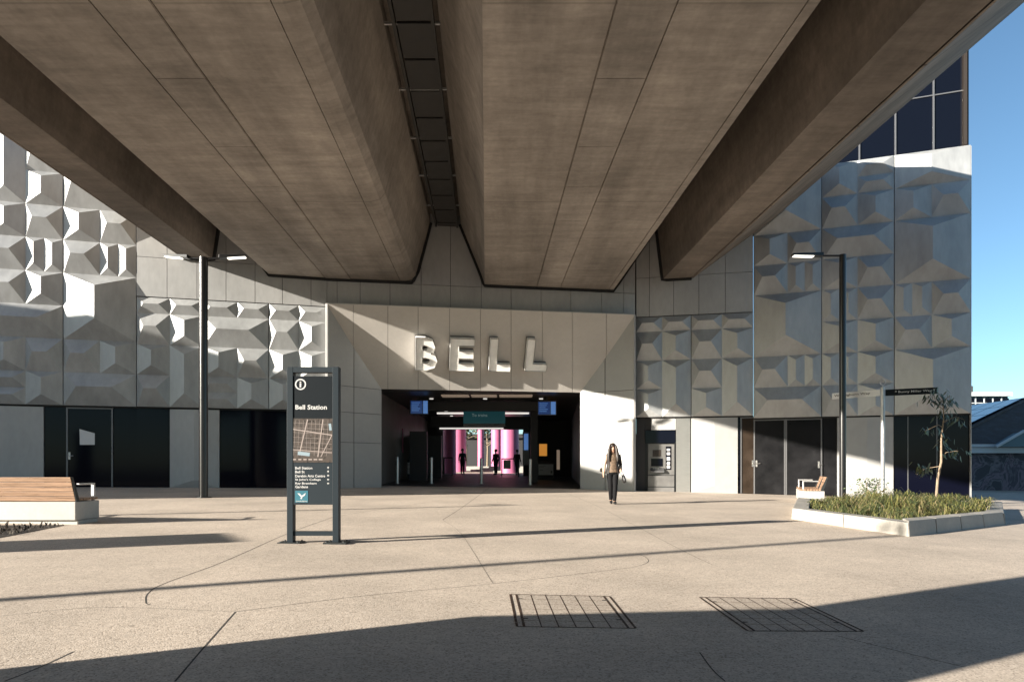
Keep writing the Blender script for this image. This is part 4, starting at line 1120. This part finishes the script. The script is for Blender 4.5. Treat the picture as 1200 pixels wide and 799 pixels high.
for (u, v, n, sx, sy) in ((1096, 464, 60, 10, 7), (1110, 470, 45, 7, 6), (1107, 482, 30, 6, 7), (1083, 548, 45, 7, 6), (1120, 490, 24, 8, 5), (1090, 503, 16, 6, 5), (1118, 528, 26, 8, 6), (1104, 515, 14, 4, 10)):
    for k in range(int(n * 1.15)): leafat(sv(u + rr.gauss(0, sx * .6), v + rr.gauss(0, sy * .6), rr.gauss(0, .15)), .15 + .09 * rr.random(), 1 if v > 535 and rr.random() < .7 else 0)  # lower clump mostly in lighter olive, sunlight put into the leaf colour
mb.build('crown', [M['leaf'], M['leaf2']], t, world=False, fixn=False)

# ================================================================= STREET NAME SIGN
yq = 18.0; sp = V((xat(1034.5, yq), yq, 0)); sp.z = gz(sp.x, sp.y) + .1
t = thing('street_name_sign', 'galvanised street name pole with one white and one black blade', 'sign', sp)
ztop = CH + (HV - 455) * yq / F - sp.z
mb = MB(); mb.lathe((0, 0, 0), [(.05, -.1), (.05, ztop + .03), (.03, ztop + .05)], 16); mb.build('pole', M['galv'], t, world=False, smooth=True)
mb = MB(); c = V((0, 0, ztop + .17))
mb.tube([(0, 0, ztop + .05), (0, 0, ztop + .1)], .02, 8)
mb.tube([c + V((.07 * math.cos(a), 0, .085 * math.sin(a))) for a in [i * math.pi / 10 for i in range(-3, 16)]], .014, 6); mb.build('finial', M['galv'], t, world=False)
def blade(d, L, z0, h, mt, txt, tm, sym=True, nm='name_blade'):
    d = V(d).normalized(); n = V((d.y, -d.x, 0))
    if n.y > 0: n = -n
    a = d * .06; b = d * L; th = n * .012
    mb = MB(); mb.hexa([a - th + V((0, 0, z0)), b - th + V((0, 0, z0)), b + th + V((0, 0, z0)), a + th + V((0, 0, z0)), a - th + V((0, 0, z0 + h)), b - th + V((0, 0, z0 + h)), b + th + V((0, 0, z0 + h)), a + th + V((0, 0, z0 + h))])
    bl = mb.build(nm, M[mt], t, world=False)
    if not txt: return
    mb = MB(); xdir = d if d.x > 0 else -d
    org = (a if d.x > 0 else b) + n * .015 + xdir * (.22 if d.x > 0 else .06) + V((0, 0, z0 + h * .28))
    add_text(mb, txt, org, xdir, V((0, 0, 1)), height=h * .46, width=L * .72, offset=.012, nd=n); mb.build('lettering', M[tm], bl, world=False, fixn=False)
M['ink'] = mat('black_print', (.03, .03, .03), .6)
zb_ = CH + (HV - 463.5) * yq / F - sp.z
blade((-.78, .90, 0), 1.32, zb_, .165, 'paper', 'Wallingburn Way', 'ink')
blade((.95, -.50, 0), 1.24, zb_ - .01, .165, 'slate2', '* Bunny Miller Way *', 'text')
blade((.80, 1.6, 0), 1.0, zb_ - .10, .09, 'slate2', None, None)

# ================================================================= PIT COVERS
def pit(c, lab, ndiv):
    P = [g(*q) for q in c]; cen_ = (P[0] + P[2]) / 2; cen_.z = gz(cen_.x, cen_.y)
    t = thing('pit_cover', lab, 'pit cover', cen_, 0, 'paved pit covers')
    def at(a, b):
        p = (P[0] * (1 - a) + P[1] * a) * (1 - b) + (P[3] * (1 - a) + P[2] * a) * b; return p
    mb = MB()
    for e in (((0, 0), (1, 0)), ((1, 0), (1, 1)), ((1, 1), (0, 1)), ((0, 1), (0, 0)), ((.06, 0), (.06, 1)), ((.94, 0), (.94, 1))):
        strip(mb, [at(*e[0]), at(*e[1])], .02, .0015 if e[0][1] == e[1][1] else .0019)
    mb.build('frame', M['rust'], t, fixn=False)
    mb = MB()
    for k in range(1, ndiv): a = .06 + .88 * k / ndiv; strip(mb, [at(a, .01), at(a, .99)], .010, .0011)
    for k in range(1, 6): strip(mb, [at(.065, k / 6), at(.935, k / 6)], .006, .0008)
    mb.build('lid_grid', M['rust'], t, fixn=False)
    mb = MB(); mb.poly([at(a, b) + V((0, 0, .0005)) for a, b in ((.062, .01), (.938, .01), (.938, .99), (.062, .99))]); mb.build('lid_infill', M['infill'], t, fixn=False)
    mb = MB()
    for b in (.16, .78):
        for a in (.09, .91): strip(mb, [at(a - .02, b), at(a + .02, b)], .03, .0023)
    mb.build('lifting_slot', M['joint'], t, fixn=False)
pit([(598, 696.5), (714.5, 699), (745, 736.5), (606, 734.5)], 'paved pit cover with rusty frame nearest the middle of the plaza', 6)
pit([(820, 700), (931, 701.5), (1012, 740), (876, 739.5)], 'paved pit cover half in shadow, right of the other cover', 6)

# ================================================================= PEOPLE
def skin_mesh(verts, edges, radii, root=0, sub=2):
    me = bpy.data.meshes.new('sk'); me.from_pydata([tuple(v) for v in verts], edges, [])
    o = bpy.data.objects.new('sk', me); COL.objects.link(o)
    o.modifiers.new('s', 'SKIN'); 
    sv_ = me.skin_vertices[0].data
    for i, r in enumerate(radii):
        rr_ = r if isinstance(r, tuple) else (r, r); sv_[i].radius = rr_; sv_[i].use_root = (i == root)
    m_ = o.modifiers.new('u', 'SUBSURF'); m_.levels = sub; m_.render_levels = sub
    bpy.context.view_layer.update()
    ev = o.evaluated_get(bpy.context.evaluated_depsgraph_get()); em = ev.to_mesh()
    vs = [v.co.copy() for v in em.vertices]; fs = [list(p.vertices) for p in em.polygons]
    ev.to_mesh_clear(); bpy.data.objects.remove(o); bpy.data.meshes.remove(me)
    return vs, fs
def graft(mb, geo, m=0):
    i = len(mb.v); mb.v += [tuple(v) for v in geo[0]]
    for f in geo[1]: mb.f.append([i + k for k in f]); mb.m.append(m)
class Sk:
    def __init__(s): s.v = []; s.e = []; s.r = []
    def add(s, p, r, par=None):
        s.v.append(V(p)); s.r.append(r)
        if par is not None: s.e.append((par, len(s.v) - 1))
        return len(s.v) - 1
    def chain(s, pts, par):
        for p, r in pts: par = s.add(p, r, par)
        return par
    def geo(s, sub=2): return skin_mesh(s.v, s.e, s.r, 0, sub)
def person(name, lab, loc, rz, pose, mats, k=1.0, long_hair=True, group=None):
    """pose: dict of joint positions, facing -y, z up"""
    t = thing(name, lab, 'person', loc, rz, group)
    J = {a: V(b) * k for a, b in pose.items()}
    s = Sk()
    pel = s.add(J['pelvis'], (.115 * k, .085 * k)); wa = s.add(J['waist'], (.10 * k, .075 * k), pel); ch = s.add(J['chest'], (.125 * k, .088 * k), wa)
    nk = s.add(J['neck'], .045 * k, ch); hb = s.add(J['head'] + V((0, 0, -.05)) * k, (.062 * k, .07 * k), nk); hd = s.add(J['head'] + V((0, .005, .045)) * k, (.07 * k, .085 * k), hb); s.add(J['head'] + V((0, .01, .10)) * k, (.045 * k, .055 * k), hd)
    for sd in ('l', 'r'):
        sh = s.add(J['sh_' + sd], .046 * k, ch); el = s.add(J['el_' + sd], .034 * k, sh); wr = s.add(J['wr_' + sd], .024 * k, el)
        hdir = (J['wr_' + sd] - J['el_' + sd]).normalized(); side = V((0, -1, 0)) - hdir * hdir.dot(V((0, -1, 0))); side.normalize()
        pm = s.add(J['wr_' + sd] + hdir * .05 * k, (.03 * k, .018 * k), wr)
        for q, (o_, ln) in enumerate(((.022, .07), (.008, .082), (-.008, .078), (-.022, .062))):
            b_ = J['wr_' + sd] + hdir * .085 * k + side * o_ * k
            f1 = s.add(b_, .0095 * k, pm); s.add(b_ + hdir * ln * .6 * k + V((0, -.006, 0)) * k, .008 * k, f1)
        f1 = s.add(J['wr_' + sd] + hdir * .045 * k + side * .03 * k, .011 * k, wr); s.add(J['wr_' + sd] + hdir * .085 * k + side * .048 * k, .009 * k, f1)
        hp = s.add(J['hip_' + sd], .082 * k, pel); kn = s.add(J['kn_' + sd], .052 * k, hp); an = s.add(J['an_' + sd], .034 * k, kn); s.add(J['toe_' + sd], .026 * k, an)
    mb = MB(); graft(mb, s.geo(2), 0)
    h = J['head']
    mb.ball(h + V((0, -.088, .0)) * k, .014 * k, .022 * k, .024 * k, 8, 0)
    for sx in (-.032, .032): mb.ball(h + V((sx, -.078, .028)) * k, .013 * k, .010 * k, .007 * k, 8, 1)
    mb.ball(h + V((0, -.078, -.045)) * k, .022 * k, .010 * k, .007 * k, 8, 2)
    for sx in (-.078, .078): mb.ball(h + V((sx, .01, .0)) * k, .010 * k, .018 * k, .03 * k, 8, 0)
    mb.build('body', [M[mats['skin']], M['eyes'], M['lips']], t, world=False, smooth=True)
    def loft(mb, rings, n=18):
        """rings: (centre, rx, ry) from bottom to top, horizontal ellipses"""
        i0 = len(mb.v)
        for c, rx, ry in rings:
            for q in range(n): an = 2 * math.pi * q / n; mb.v.append((c.x + rx * math.cos(an), c.y + ry * math.sin(an), c.z))
        for k in range(len(rings) - 1):
            for q in range(n):
                q2 = (q + 1) % n; mb.f.append([i0 + k * n + q, i0 + k * n + q2, i0 + (k + 1) * n + q2, i0 + (k + 1) * n + q]); mb.m.append(0)
        mb.f.append([i0 + q for q in range(n)]); mb.m.append(0); e = i0 + (len(rings) - 1) * n
        mb.f.append([e + q for q in range(n)]); mb.m.append(0)
    def lerp(a, b, f): return a * (1 - f) + b * f
    up = lambda a, dz: a + V((0, 0, dz)) * k
    # trousers
    mb = MB(); P = J['pelvis']
    for sd in ('l', 'r'):
        hp, kn, an = J['hip_' + sd], J['kn_' + sd], J['an_' + sd]
        loft(mb, [(up(an, .01), .046 * k, .055 * k), (lerp(an, kn, .5), .062 * k, .07 * k), (kn, .066 * k, .074 * k), (lerp(kn, hp, .5), .083 * k, .092 * k), (up(hp, -.04), .098 * k, .108 * k), (up(hp, .06), .088 * k, .10 * k)])
    loft(mb, [(up(P, -.08), .15 * k, .115 * k), (up(P, .0), .165 * k, .125 * k), (up(P, .10), .145 * k, .112 * k)])
    mb.build('trousers', M[mats['legs']], t, world=False, smooth=True)
    # top
    mb = MB(); C_, N_ = J['chest'], J['neck']
    loft(mb, [(up(P, -.03), .182 * k, .138 * k), (up(P, .05), .172 * k, .13 * k), (J['waist'], .14 * k, .112 * k), (up(C_, -.06), .155 * k, .122 * k), (up(C_, .02), .168 * k, .12 * k), (up(C_, .08), .165 * k, .10 * k), (up(C_, .115), .10 * k, .075 * k), (up(N_, -.02), .058 * k, .056 * k)], 22)
    mb.build('blouse', M[mats['top']], t, world=False, smooth=True)
    for sd in ('l', 'r'):
        sh, el, wr = J['sh_' + sd], J['el_' + sd], J['wr_' + sd]; mb = MB()
        mb.tube([lerp(sh, V((0, sh.y, sh.z)), .35), sh, lerp(sh, el, .5), el, lerp(el, wr, .5), lerp(el, wr, .86)], [.05 * k, .066 * k, .056 * k, .047 * k, .043 * k, .037 * k], 14)
        mb.build('sleeve', M[mats['sleeve_' + sd]], t, world=False, smooth=True)
    if long_hair:       # open dark cardigan over the blouse: a ring left open at the front
        mb = MB(); nn = 20; i0 = 0
        prof = [(up(P, -.06), .200, .155), (up(P, .05), .188, .145), (J['waist'], .16, .128), (up(C_, -.06), .172, .136), (up(C_, .02), .182, .134), (up(C_, .085), .176, .112)]
        for gk in (1.0, .955):
            for c, rx, ry in prof:
                for q in range(nn + 1):
                    an = math.radians(-52 + 284 * q / nn)
                    mb.v.append((c.x + rx * gk * k * math.cos(an), c.y + ry * gk * k * math.sin(an), c.z))
        m_ = nn + 1; half = len(prof) * m_
        for base in (0, half):
            for r_ in range(len(prof) - 1):
                for q in range(nn): mb.f.append([base + r_ * m_ + q, base + r_ * m_ + q + 1, base + (r_ + 1) * m_ + q + 1, base + (r_ + 1) * m_ + q]); mb.m.append(0)
        for r_ in range(len(prof) - 1):
            for q in (0, nn): mb.f.append([r_ * m_ + q, (r_ + 1) * m_ + q, half + (r_ + 1) * m_ + q, half + r_ * m_ + q]); mb.m.append(0)
        for r_ in (0, len(prof) - 1):
            for q in range(nn): mb.f.append([r_ * m_ + q, r_ * m_ + q + 1, half + r_ * m_ + q + 1, half + r_ * m_ + q]); mb.m.append(0)
        mb.build('cardigan', M['jacket'], t, world=False, smooth=True)
    for sd in ('l', 'r'):
        mb = MB(); a = J['an_' + sd]; b = J['toe_' + sd]
        mb.tube([a + V((0, .035, -.045)) * k, lerp(a, b, .3) + V((0, 0, -.02)) * k, lerp(a, b, .7), b + V((0, -.015, 0)) * k, b + V((0, -.045, -.004)) * k], [.034 * k, .042 * k, .042 * k, .034 * k, .012 * k], 12)
        mb.build('shoe', M[mats['shoe']], t, world=False, smooth=True)
    # hair
    mb = MB()
    mb.ball(h + V((0, .042, .062)) * k, .098 * k, .112 * k, .098 * k, 16)
    if long_hair:
        mb.ball(h + V((0, .075, -.12)) * k, .135 * k, .065 * k, .24 * k, 16)
        for sx in (-1, 1):
            mb.tube([h + V((sx * .066, -.03, .10)) * k, h + V((sx * .088, -.05, .03)) * k, h + V((sx * .102, -.045, -.06)) * k, h + V((sx * .118, -.05, -.16)) * k, h + V((sx * .125, -.075, -.26)) * k, h + V((sx * .105, -.10, -.36)) * k],
                    [.022 * k, .032 * k, .042 * k, .05 * k, .046 * k, .012 * k], 12)
            mb.tube([h + V((sx * .08, .0, -.1)) * k, h + V((sx * .14, -.01, -.2)) * k, h + V((sx * .15, -.03, -.33)) * k], [.05 * k, .05 * k, .014 * k], 10)
    mb.build('hair', M[mats['hair']], t, world=False, smooth=True)
    return t, J
walk = dict(pelvis=(0, 0, .90), waist=(0, 0, 1.07), chest=(0, .0, 1.25), neck=(0, -.01, 1.40), head=(.0, -.03, 1.525),
    sh_r=(-.165, 0, 1.325), el_r=(-.225, .03, 1.07), wr_r=(-.255, -.06, .85), sh_l=(.165, 0, 1.325), el_l=(.225, .06, 1.08), wr_l=(.205, -.10, .93),
    hip_r=(-.075, 0, .86), kn_r=(-.06, -.05, .47), an_r=(-.035, .10, .10), toe_r=(-.04, .0, .035),
    hip_l=(.075, 0, .86), kn_l=(.045, -.16, .50), an_l=(.02, -.20, .085), toe_l=(.025, -.33, .035))
pp = g(718, 590.5)
pr, J = person('person', 'woman with long dark hair in patterned blouse and black trousers walking with bags', pp, 0, walk,
    dict(skin='skin', legs='blacktrousers', top='blouse', sleeve_l='jacket', sleeve_r='sleeve', shoe='leather', hair='hair'))
hb_ = thing('handbag', 'black handbag hanging from the walking woman\'s hand', 'bag', pp + V((.25, -.12, .58)))
mb = MB(); s = Sk(); a = s.add((.05, 0, -.02), (.125, .055)); b = s.add((.045, 0, .10), (.13, .055), a); s.add((.01, 0, .24), (.075, .04), b); graft(mb, s.geo(2)); mb.build('bag_body', M['leather'], hb_, world=False, smooth=True)
mb = MB(); mb.tube([(.03, 0, .22), (.0, 0, .31), (-.035, .01, .36), (-.05, .0, .30), (-.03, 0, .2)], .010, 6); mb.build('strap', M['leather'], hb_, world=False)
sb = thing('shoulder_bag', 'dark shoulder bag tucked behind the walking woman\'s bare forearm', 'bag', pp + V((-.30, .06, .95)))
mb = MB(); s = Sk(); a = s.add((0, 0, -.08), (.06, .07)); b = s.add((0, 0, .05), (.05, .06), a); graft(mb, s.geo(2)); mb.build('bag_body', M['jacket'], sb, world=False, smooth=True)
mb = MB(); mb.tube([(.0, 0, .10), (.10, -.03, .28), (.15, -.03, .43)], .010, 6); mb.build('strap', M['jacket'], sb, world=False)
stand = dict(walk); stand.update(wr_l=(.23, -.04, .84), el_l=(.23, .03, 1.08), kn_r=(-.075, -.01, .48), an_r=(-.075, .03, .09), toe_r=(-.085, -.1, .035), kn_l=(.075, -.03, .48), an_l=(.075, 0, .09), toe_l=(.085, -.13, .035))
dk = dict(skin='skin', legs='silh', top='silh', sleeve_l='silh', sleeve_r='silh', shoe='silh', hair='hair')
for u, v, lab in ((542, 553.5, 'dark silhouetted person standing in the hall opening left of the middle bollard'), (581, 553.5, 'dark silhouetted person standing in the hall opening right of the middle bollard'),
                  (606, 554.5, 'dark silhouetted person standing in front of the big pink column')):
    y = 46.5; q = V((xat(u, y), y, 0)); q.z = gz(q.x, q.y)
    if u == 542:
        far, _ = person('person', lab, q, R(20), stand, dk, 1.04, False, 'people in the hall')
    else: dup(far, q, R(-35 if u == 581 else 150), lab)

# ================================================================= NEIGHBOURS AT RIGHT
hs_ = thing('neighbour_house', 'dark tiled house with solar panels behind the station at the right', 'house', (22, 34, gz(22, 34)))
yy = 33.0
def q3(u, v, y): return V((xat(u, y), y, CH + (HV - v) * y / F))
ze = q3(1138, 524, yy).z
mb = MB(); mb.box(xat(1095, yy) - .1, 40, yy, yy + 19, gz(20, 33) - 1, ze - .05); mb.build('wall', M['graf'], hs_)
mb = MB(); mb.box(xat(1095, yy) - .3, 41, yy - .35, yy - .05, ze - .28, ze - .02); mb.build('fascia', M['whitepaint'], hs_); mb = MB(); mb.box(xat(1095, yy) - .3, 41, yy - .46, yy - .34, ze + .0, ze + .14); mb.build('gutter', M['whitepaint'], hs_)
# hip roof: front slope with the gutter, long left slope carrying the solar panels, ridge running away
e0 = V((xat(1095, yy - .4), yy - .4, ze + .05)); b0 = V((e0.x, yy + 20, ze + .05))
r0 = V((xat(1206, 38), 38, CH + (HV - 467) * 38 / F)); r1 = V((r0.x, yy + 16, r0.z))
e1 = V((2 * r0.x - e0.x, e0.y, e0.z)); b1 = V((e1.x, b0.y, b0.z))
mb = MB(); mb.poly([e0, e1, r0]); mb.poly([b0, e0, r0, r1]); mb.poly([e1, b1, r1, r0]); mb.poly([b1, b0, r1]); rf = mb.build('roof', M['tilesroof'], hs_, fixn=True)
n_ = (e0 - b0).cross(r0 - b0).normalized()
if n_.z < 0: n_ = -n_
def on(a, b):
    p = e0 * (1 - b) + r0 * b; q = b0 * (1 - b) + r1 * b
    return p * (1 - a) + q * a + n_ * .08
for i in range(7):
    for j in range(4):
        a0, a1 = .03 + .75 * i / 7, .03 + .75 * (i + 1) / 7 - .006; b0_, b1_ = .22 + .19 * j, .22 + .19 * (j + 1) - .008
        mb = MB(); mb.prism([on(a0, b0_), on(a1, b0_), on(a1, b1_), on(a0, b1_)], n_ * .04); mb.build('solar_panel', M['solar'], hs_)
mb = MB(); mb.tube([e0, r0, r1], .09, 8); mb.build('ridge_cap', M['tilesroof'], rf)
# little porch gable
gx, gy = xat(1196, yy - .8), yy - .8; gzv = CH + (HV - 523) * gy / F
mb = MB(); mb.prism([V((gx - 1.0, gy, gzv)), V((gx + 1.6, gy, gzv)), V((gx + 1.6, gy, gzv + .55)), V((gx + .1, gy, gzv + .66))], (0, .6, 0)); pg = mb.build('porch_gable', M['teal_board'], hs_)
mb = MB(); mb.tube([(gx - 1.2, gy - .06, gzv - .02), (gx + .1, gy - .06, gzv + .72), (gx + 1.7, gy - .06, gzv + .72)], .07, 6); mb.build('barge_board', M['whitepaint'], pg)
fbld = thing('distant_building', 'distant flat roofed building with white framed windows above the house roof', 'building', (30, 60, 0))
y = 60; mb = MB(); x0, x1 = xat(1128, y), xat(1181, y); z0, z1 = CH + (HV - 480) * y / F, CH + (HV - 464.5) * y / F
mb.box(x0, x1, y, y + 8, 0, z1); mb.build('wall', M['teal_board'], fbld)
mb = MB(); mb.box(x0 - .3, x1 + .15, y - .4, y + 8.3, z1, z1 + .35); mb.build('roof', M['whitepaint'], fbld)
for k in range(5):
    xx = x0 + .4 + k * .76; mb = MB(); mb.box(xx, xx + .62, y - .03, y + .05, z0 + .1, z1 - .15); w_ = mb.build('window', M['glass'], fbld)
    mb = MB(); mb.box(xx - .07, xx, y - .06, y - .001, z0 + .1, z1 - .05); mb.box(xx + .001, xx + .62, y - .06, y - .031, z0 + .55, z0 + .62); mb.build('frame', M['whitepaint'], w_)
mb = MB(); mb.box(x0, x0 + .8, y - .2, y + 2, z1 + .35, z1 + .9); mb.build('roof_plant', M['frame'], fbld)

# ================================================================= OFF-FRAME NEIGHBOUR AT LEFT (casts the long low shade on the left wing)
nb = thing('corner_building', 'cream rendered flat roofed building far left, outside the frame', 'building', (-40, 11, gz(-40, 11)))
ZN = 10.4 + CH
mb = MB(); mb.box(-48, -32, 5.4, 12.3, -1, ZN); mb.build('wall', M['cream'], nb)
mb = MB(); mb.box(-48, -32.2, 12.31, 30, -1, ZN - 1.4); mb.build('annex_wall', M['brick'], nb)
for k in range(4):
    for j in range(3):
        mb = MB(); mb.box(-32.02, -31.96, 6.0 + k * 1.6, 7.0 + k * 1.6, 1.5 + 3 * j, 3.2 + 3 * j); w_ = mb.build('window', M['glass'], nb)
        mb = MB(); mb.box(-32.01, -31.9, 5.9 + k * 1.6, 7.1 + k * 1.6, 1.4 + 3 * j, 1.5 + 3 * j); mb.build('sill', M['whitepaint'], w_)
tb_ = thing('shade_block', 'tall unseen block added behind the camera to keep sun off the ground there', 'building', (-38, -36, gz(-38, -30)))  # unseen, added to shade the ground behind the camera and cut bounce
mb = MB(); mb.box(-36, -30, -80, -19.8, -1, 24); mb.build('wall', M['brick'], tb_)
mb = MB(); mb.box(-36.1, -29.9, -80.2, -19.7, 24.01, 24.5); mb.build('parapet', M['cream'], tb_)
for k in range(8):
    for j in range(6):
        mb = MB(); mb.box(-30.02, -29.95, -77 + k * 6.6, -73 + k * 6.6, 2 + 3.6 * j, 4.2 + 3.6 * j); mb.build('window', M['glass'], tb_)
py_ = sunback(g(308, 628).x, g(308, 628).y, 12.2)
pyl = thing('shadow_pylon', 'wide grey unseen pylon added left of the bench to cast a strip of shadow', 'sign', (py_.x, py_.y, gz(py_.x, py_.y)), R(29.3 - 90))  # unseen, added for the shadow strip that ends left of the totem
mb = MB(); mb.box(-.62, .62, -.12, .12, -.05, 2.95); mb.build('pylon_body', M['slate'], pyl, world=False, bevel=.01)
mb = MB(); mb.box(-.5, .5, -.135, -.121, .6, 2.7); mb.build('pylon_board', M['paper'], pyl, world=False)

# ================================================================= LIGHT
SUN_EL = R(14.5)          # light travels towards (cos, sin)
sun = bpy.data.lights.new('sun', 'SUN'); sun.energy = 5.0; sun.angle = R(.5); sun.color = (1, .92, .80)
so = bpy.data.objects.new('sun', sun); COL.objects.link(so)
ldir = V((math.cos(SUN_AZ) * math.cos(SUN_EL), math.sin(SUN_AZ) * math.cos(SUN_EL), -math.sin(SUN_EL)))
so.rotation_euler = ldir.to_track_quat('-Z', 'Y').to_euler()
w = bpy.data.worlds.new('World'); SC.world = w; w.use_nodes = True
nt = w.node_tree; bg = nt.nodes['Background']; sky = nt.nodes.new('ShaderNodeTexSky'); sky.sky_type = 'NISHITA'; sky.sun_disc = False
sky.sun_elevation = SUN_EL
ts = -ldir                                  # towards the sun
sky.sun_rotation = math.atan2(ts.x, ts.y)   # measured clockwise from +Y
sky.altitude = 60; sky.air_density = .75; sky.dust_density = .55; sky.ozone_density = 2.0
bg.inputs['Strength'].default_value = .051
tint = nt.nodes.new('ShaderNodeMix'); tint.data_type = 'RGBA'; tint.blend_type = 'MULTIPLY'; tint.inputs[0].default_value = 1
tint.inputs[7].default_value = (1.1, 1.27, 1.22, 1)
nt.links.new(sky.outputs[0], tint.inputs[6]); nt.links.new(tint.outputs[2], bg.inputs[0])

# ================================================================= CAMERA
cam = bpy.data.cameras.new('camera'); co = bpy.data.objects.new('camera', cam); COL.objects.link(co)
co.location = (0, 0, CH); co.rotation_euler = (R(90), 0, 0)
cam.sensor_width = 36; cam.lens = 36 * F / 1200; cam.shift_y = (HV - 399.5) / 1200
cam.clip_end = 3000; cam.clip_start = .05
SC.camera = co
vs_ = SC.view_settings; vs_.view_transform = 'Standard'; vs_.look = 'None'; vs_.gamma = 1; vs_.exposure = 1.7
SC.cycles.max_bounces = 8; SC.cycles.diffuse_bounces = 5; SC.cycles.glossy_bounces = 4
SC.cycles.use_denoising = True
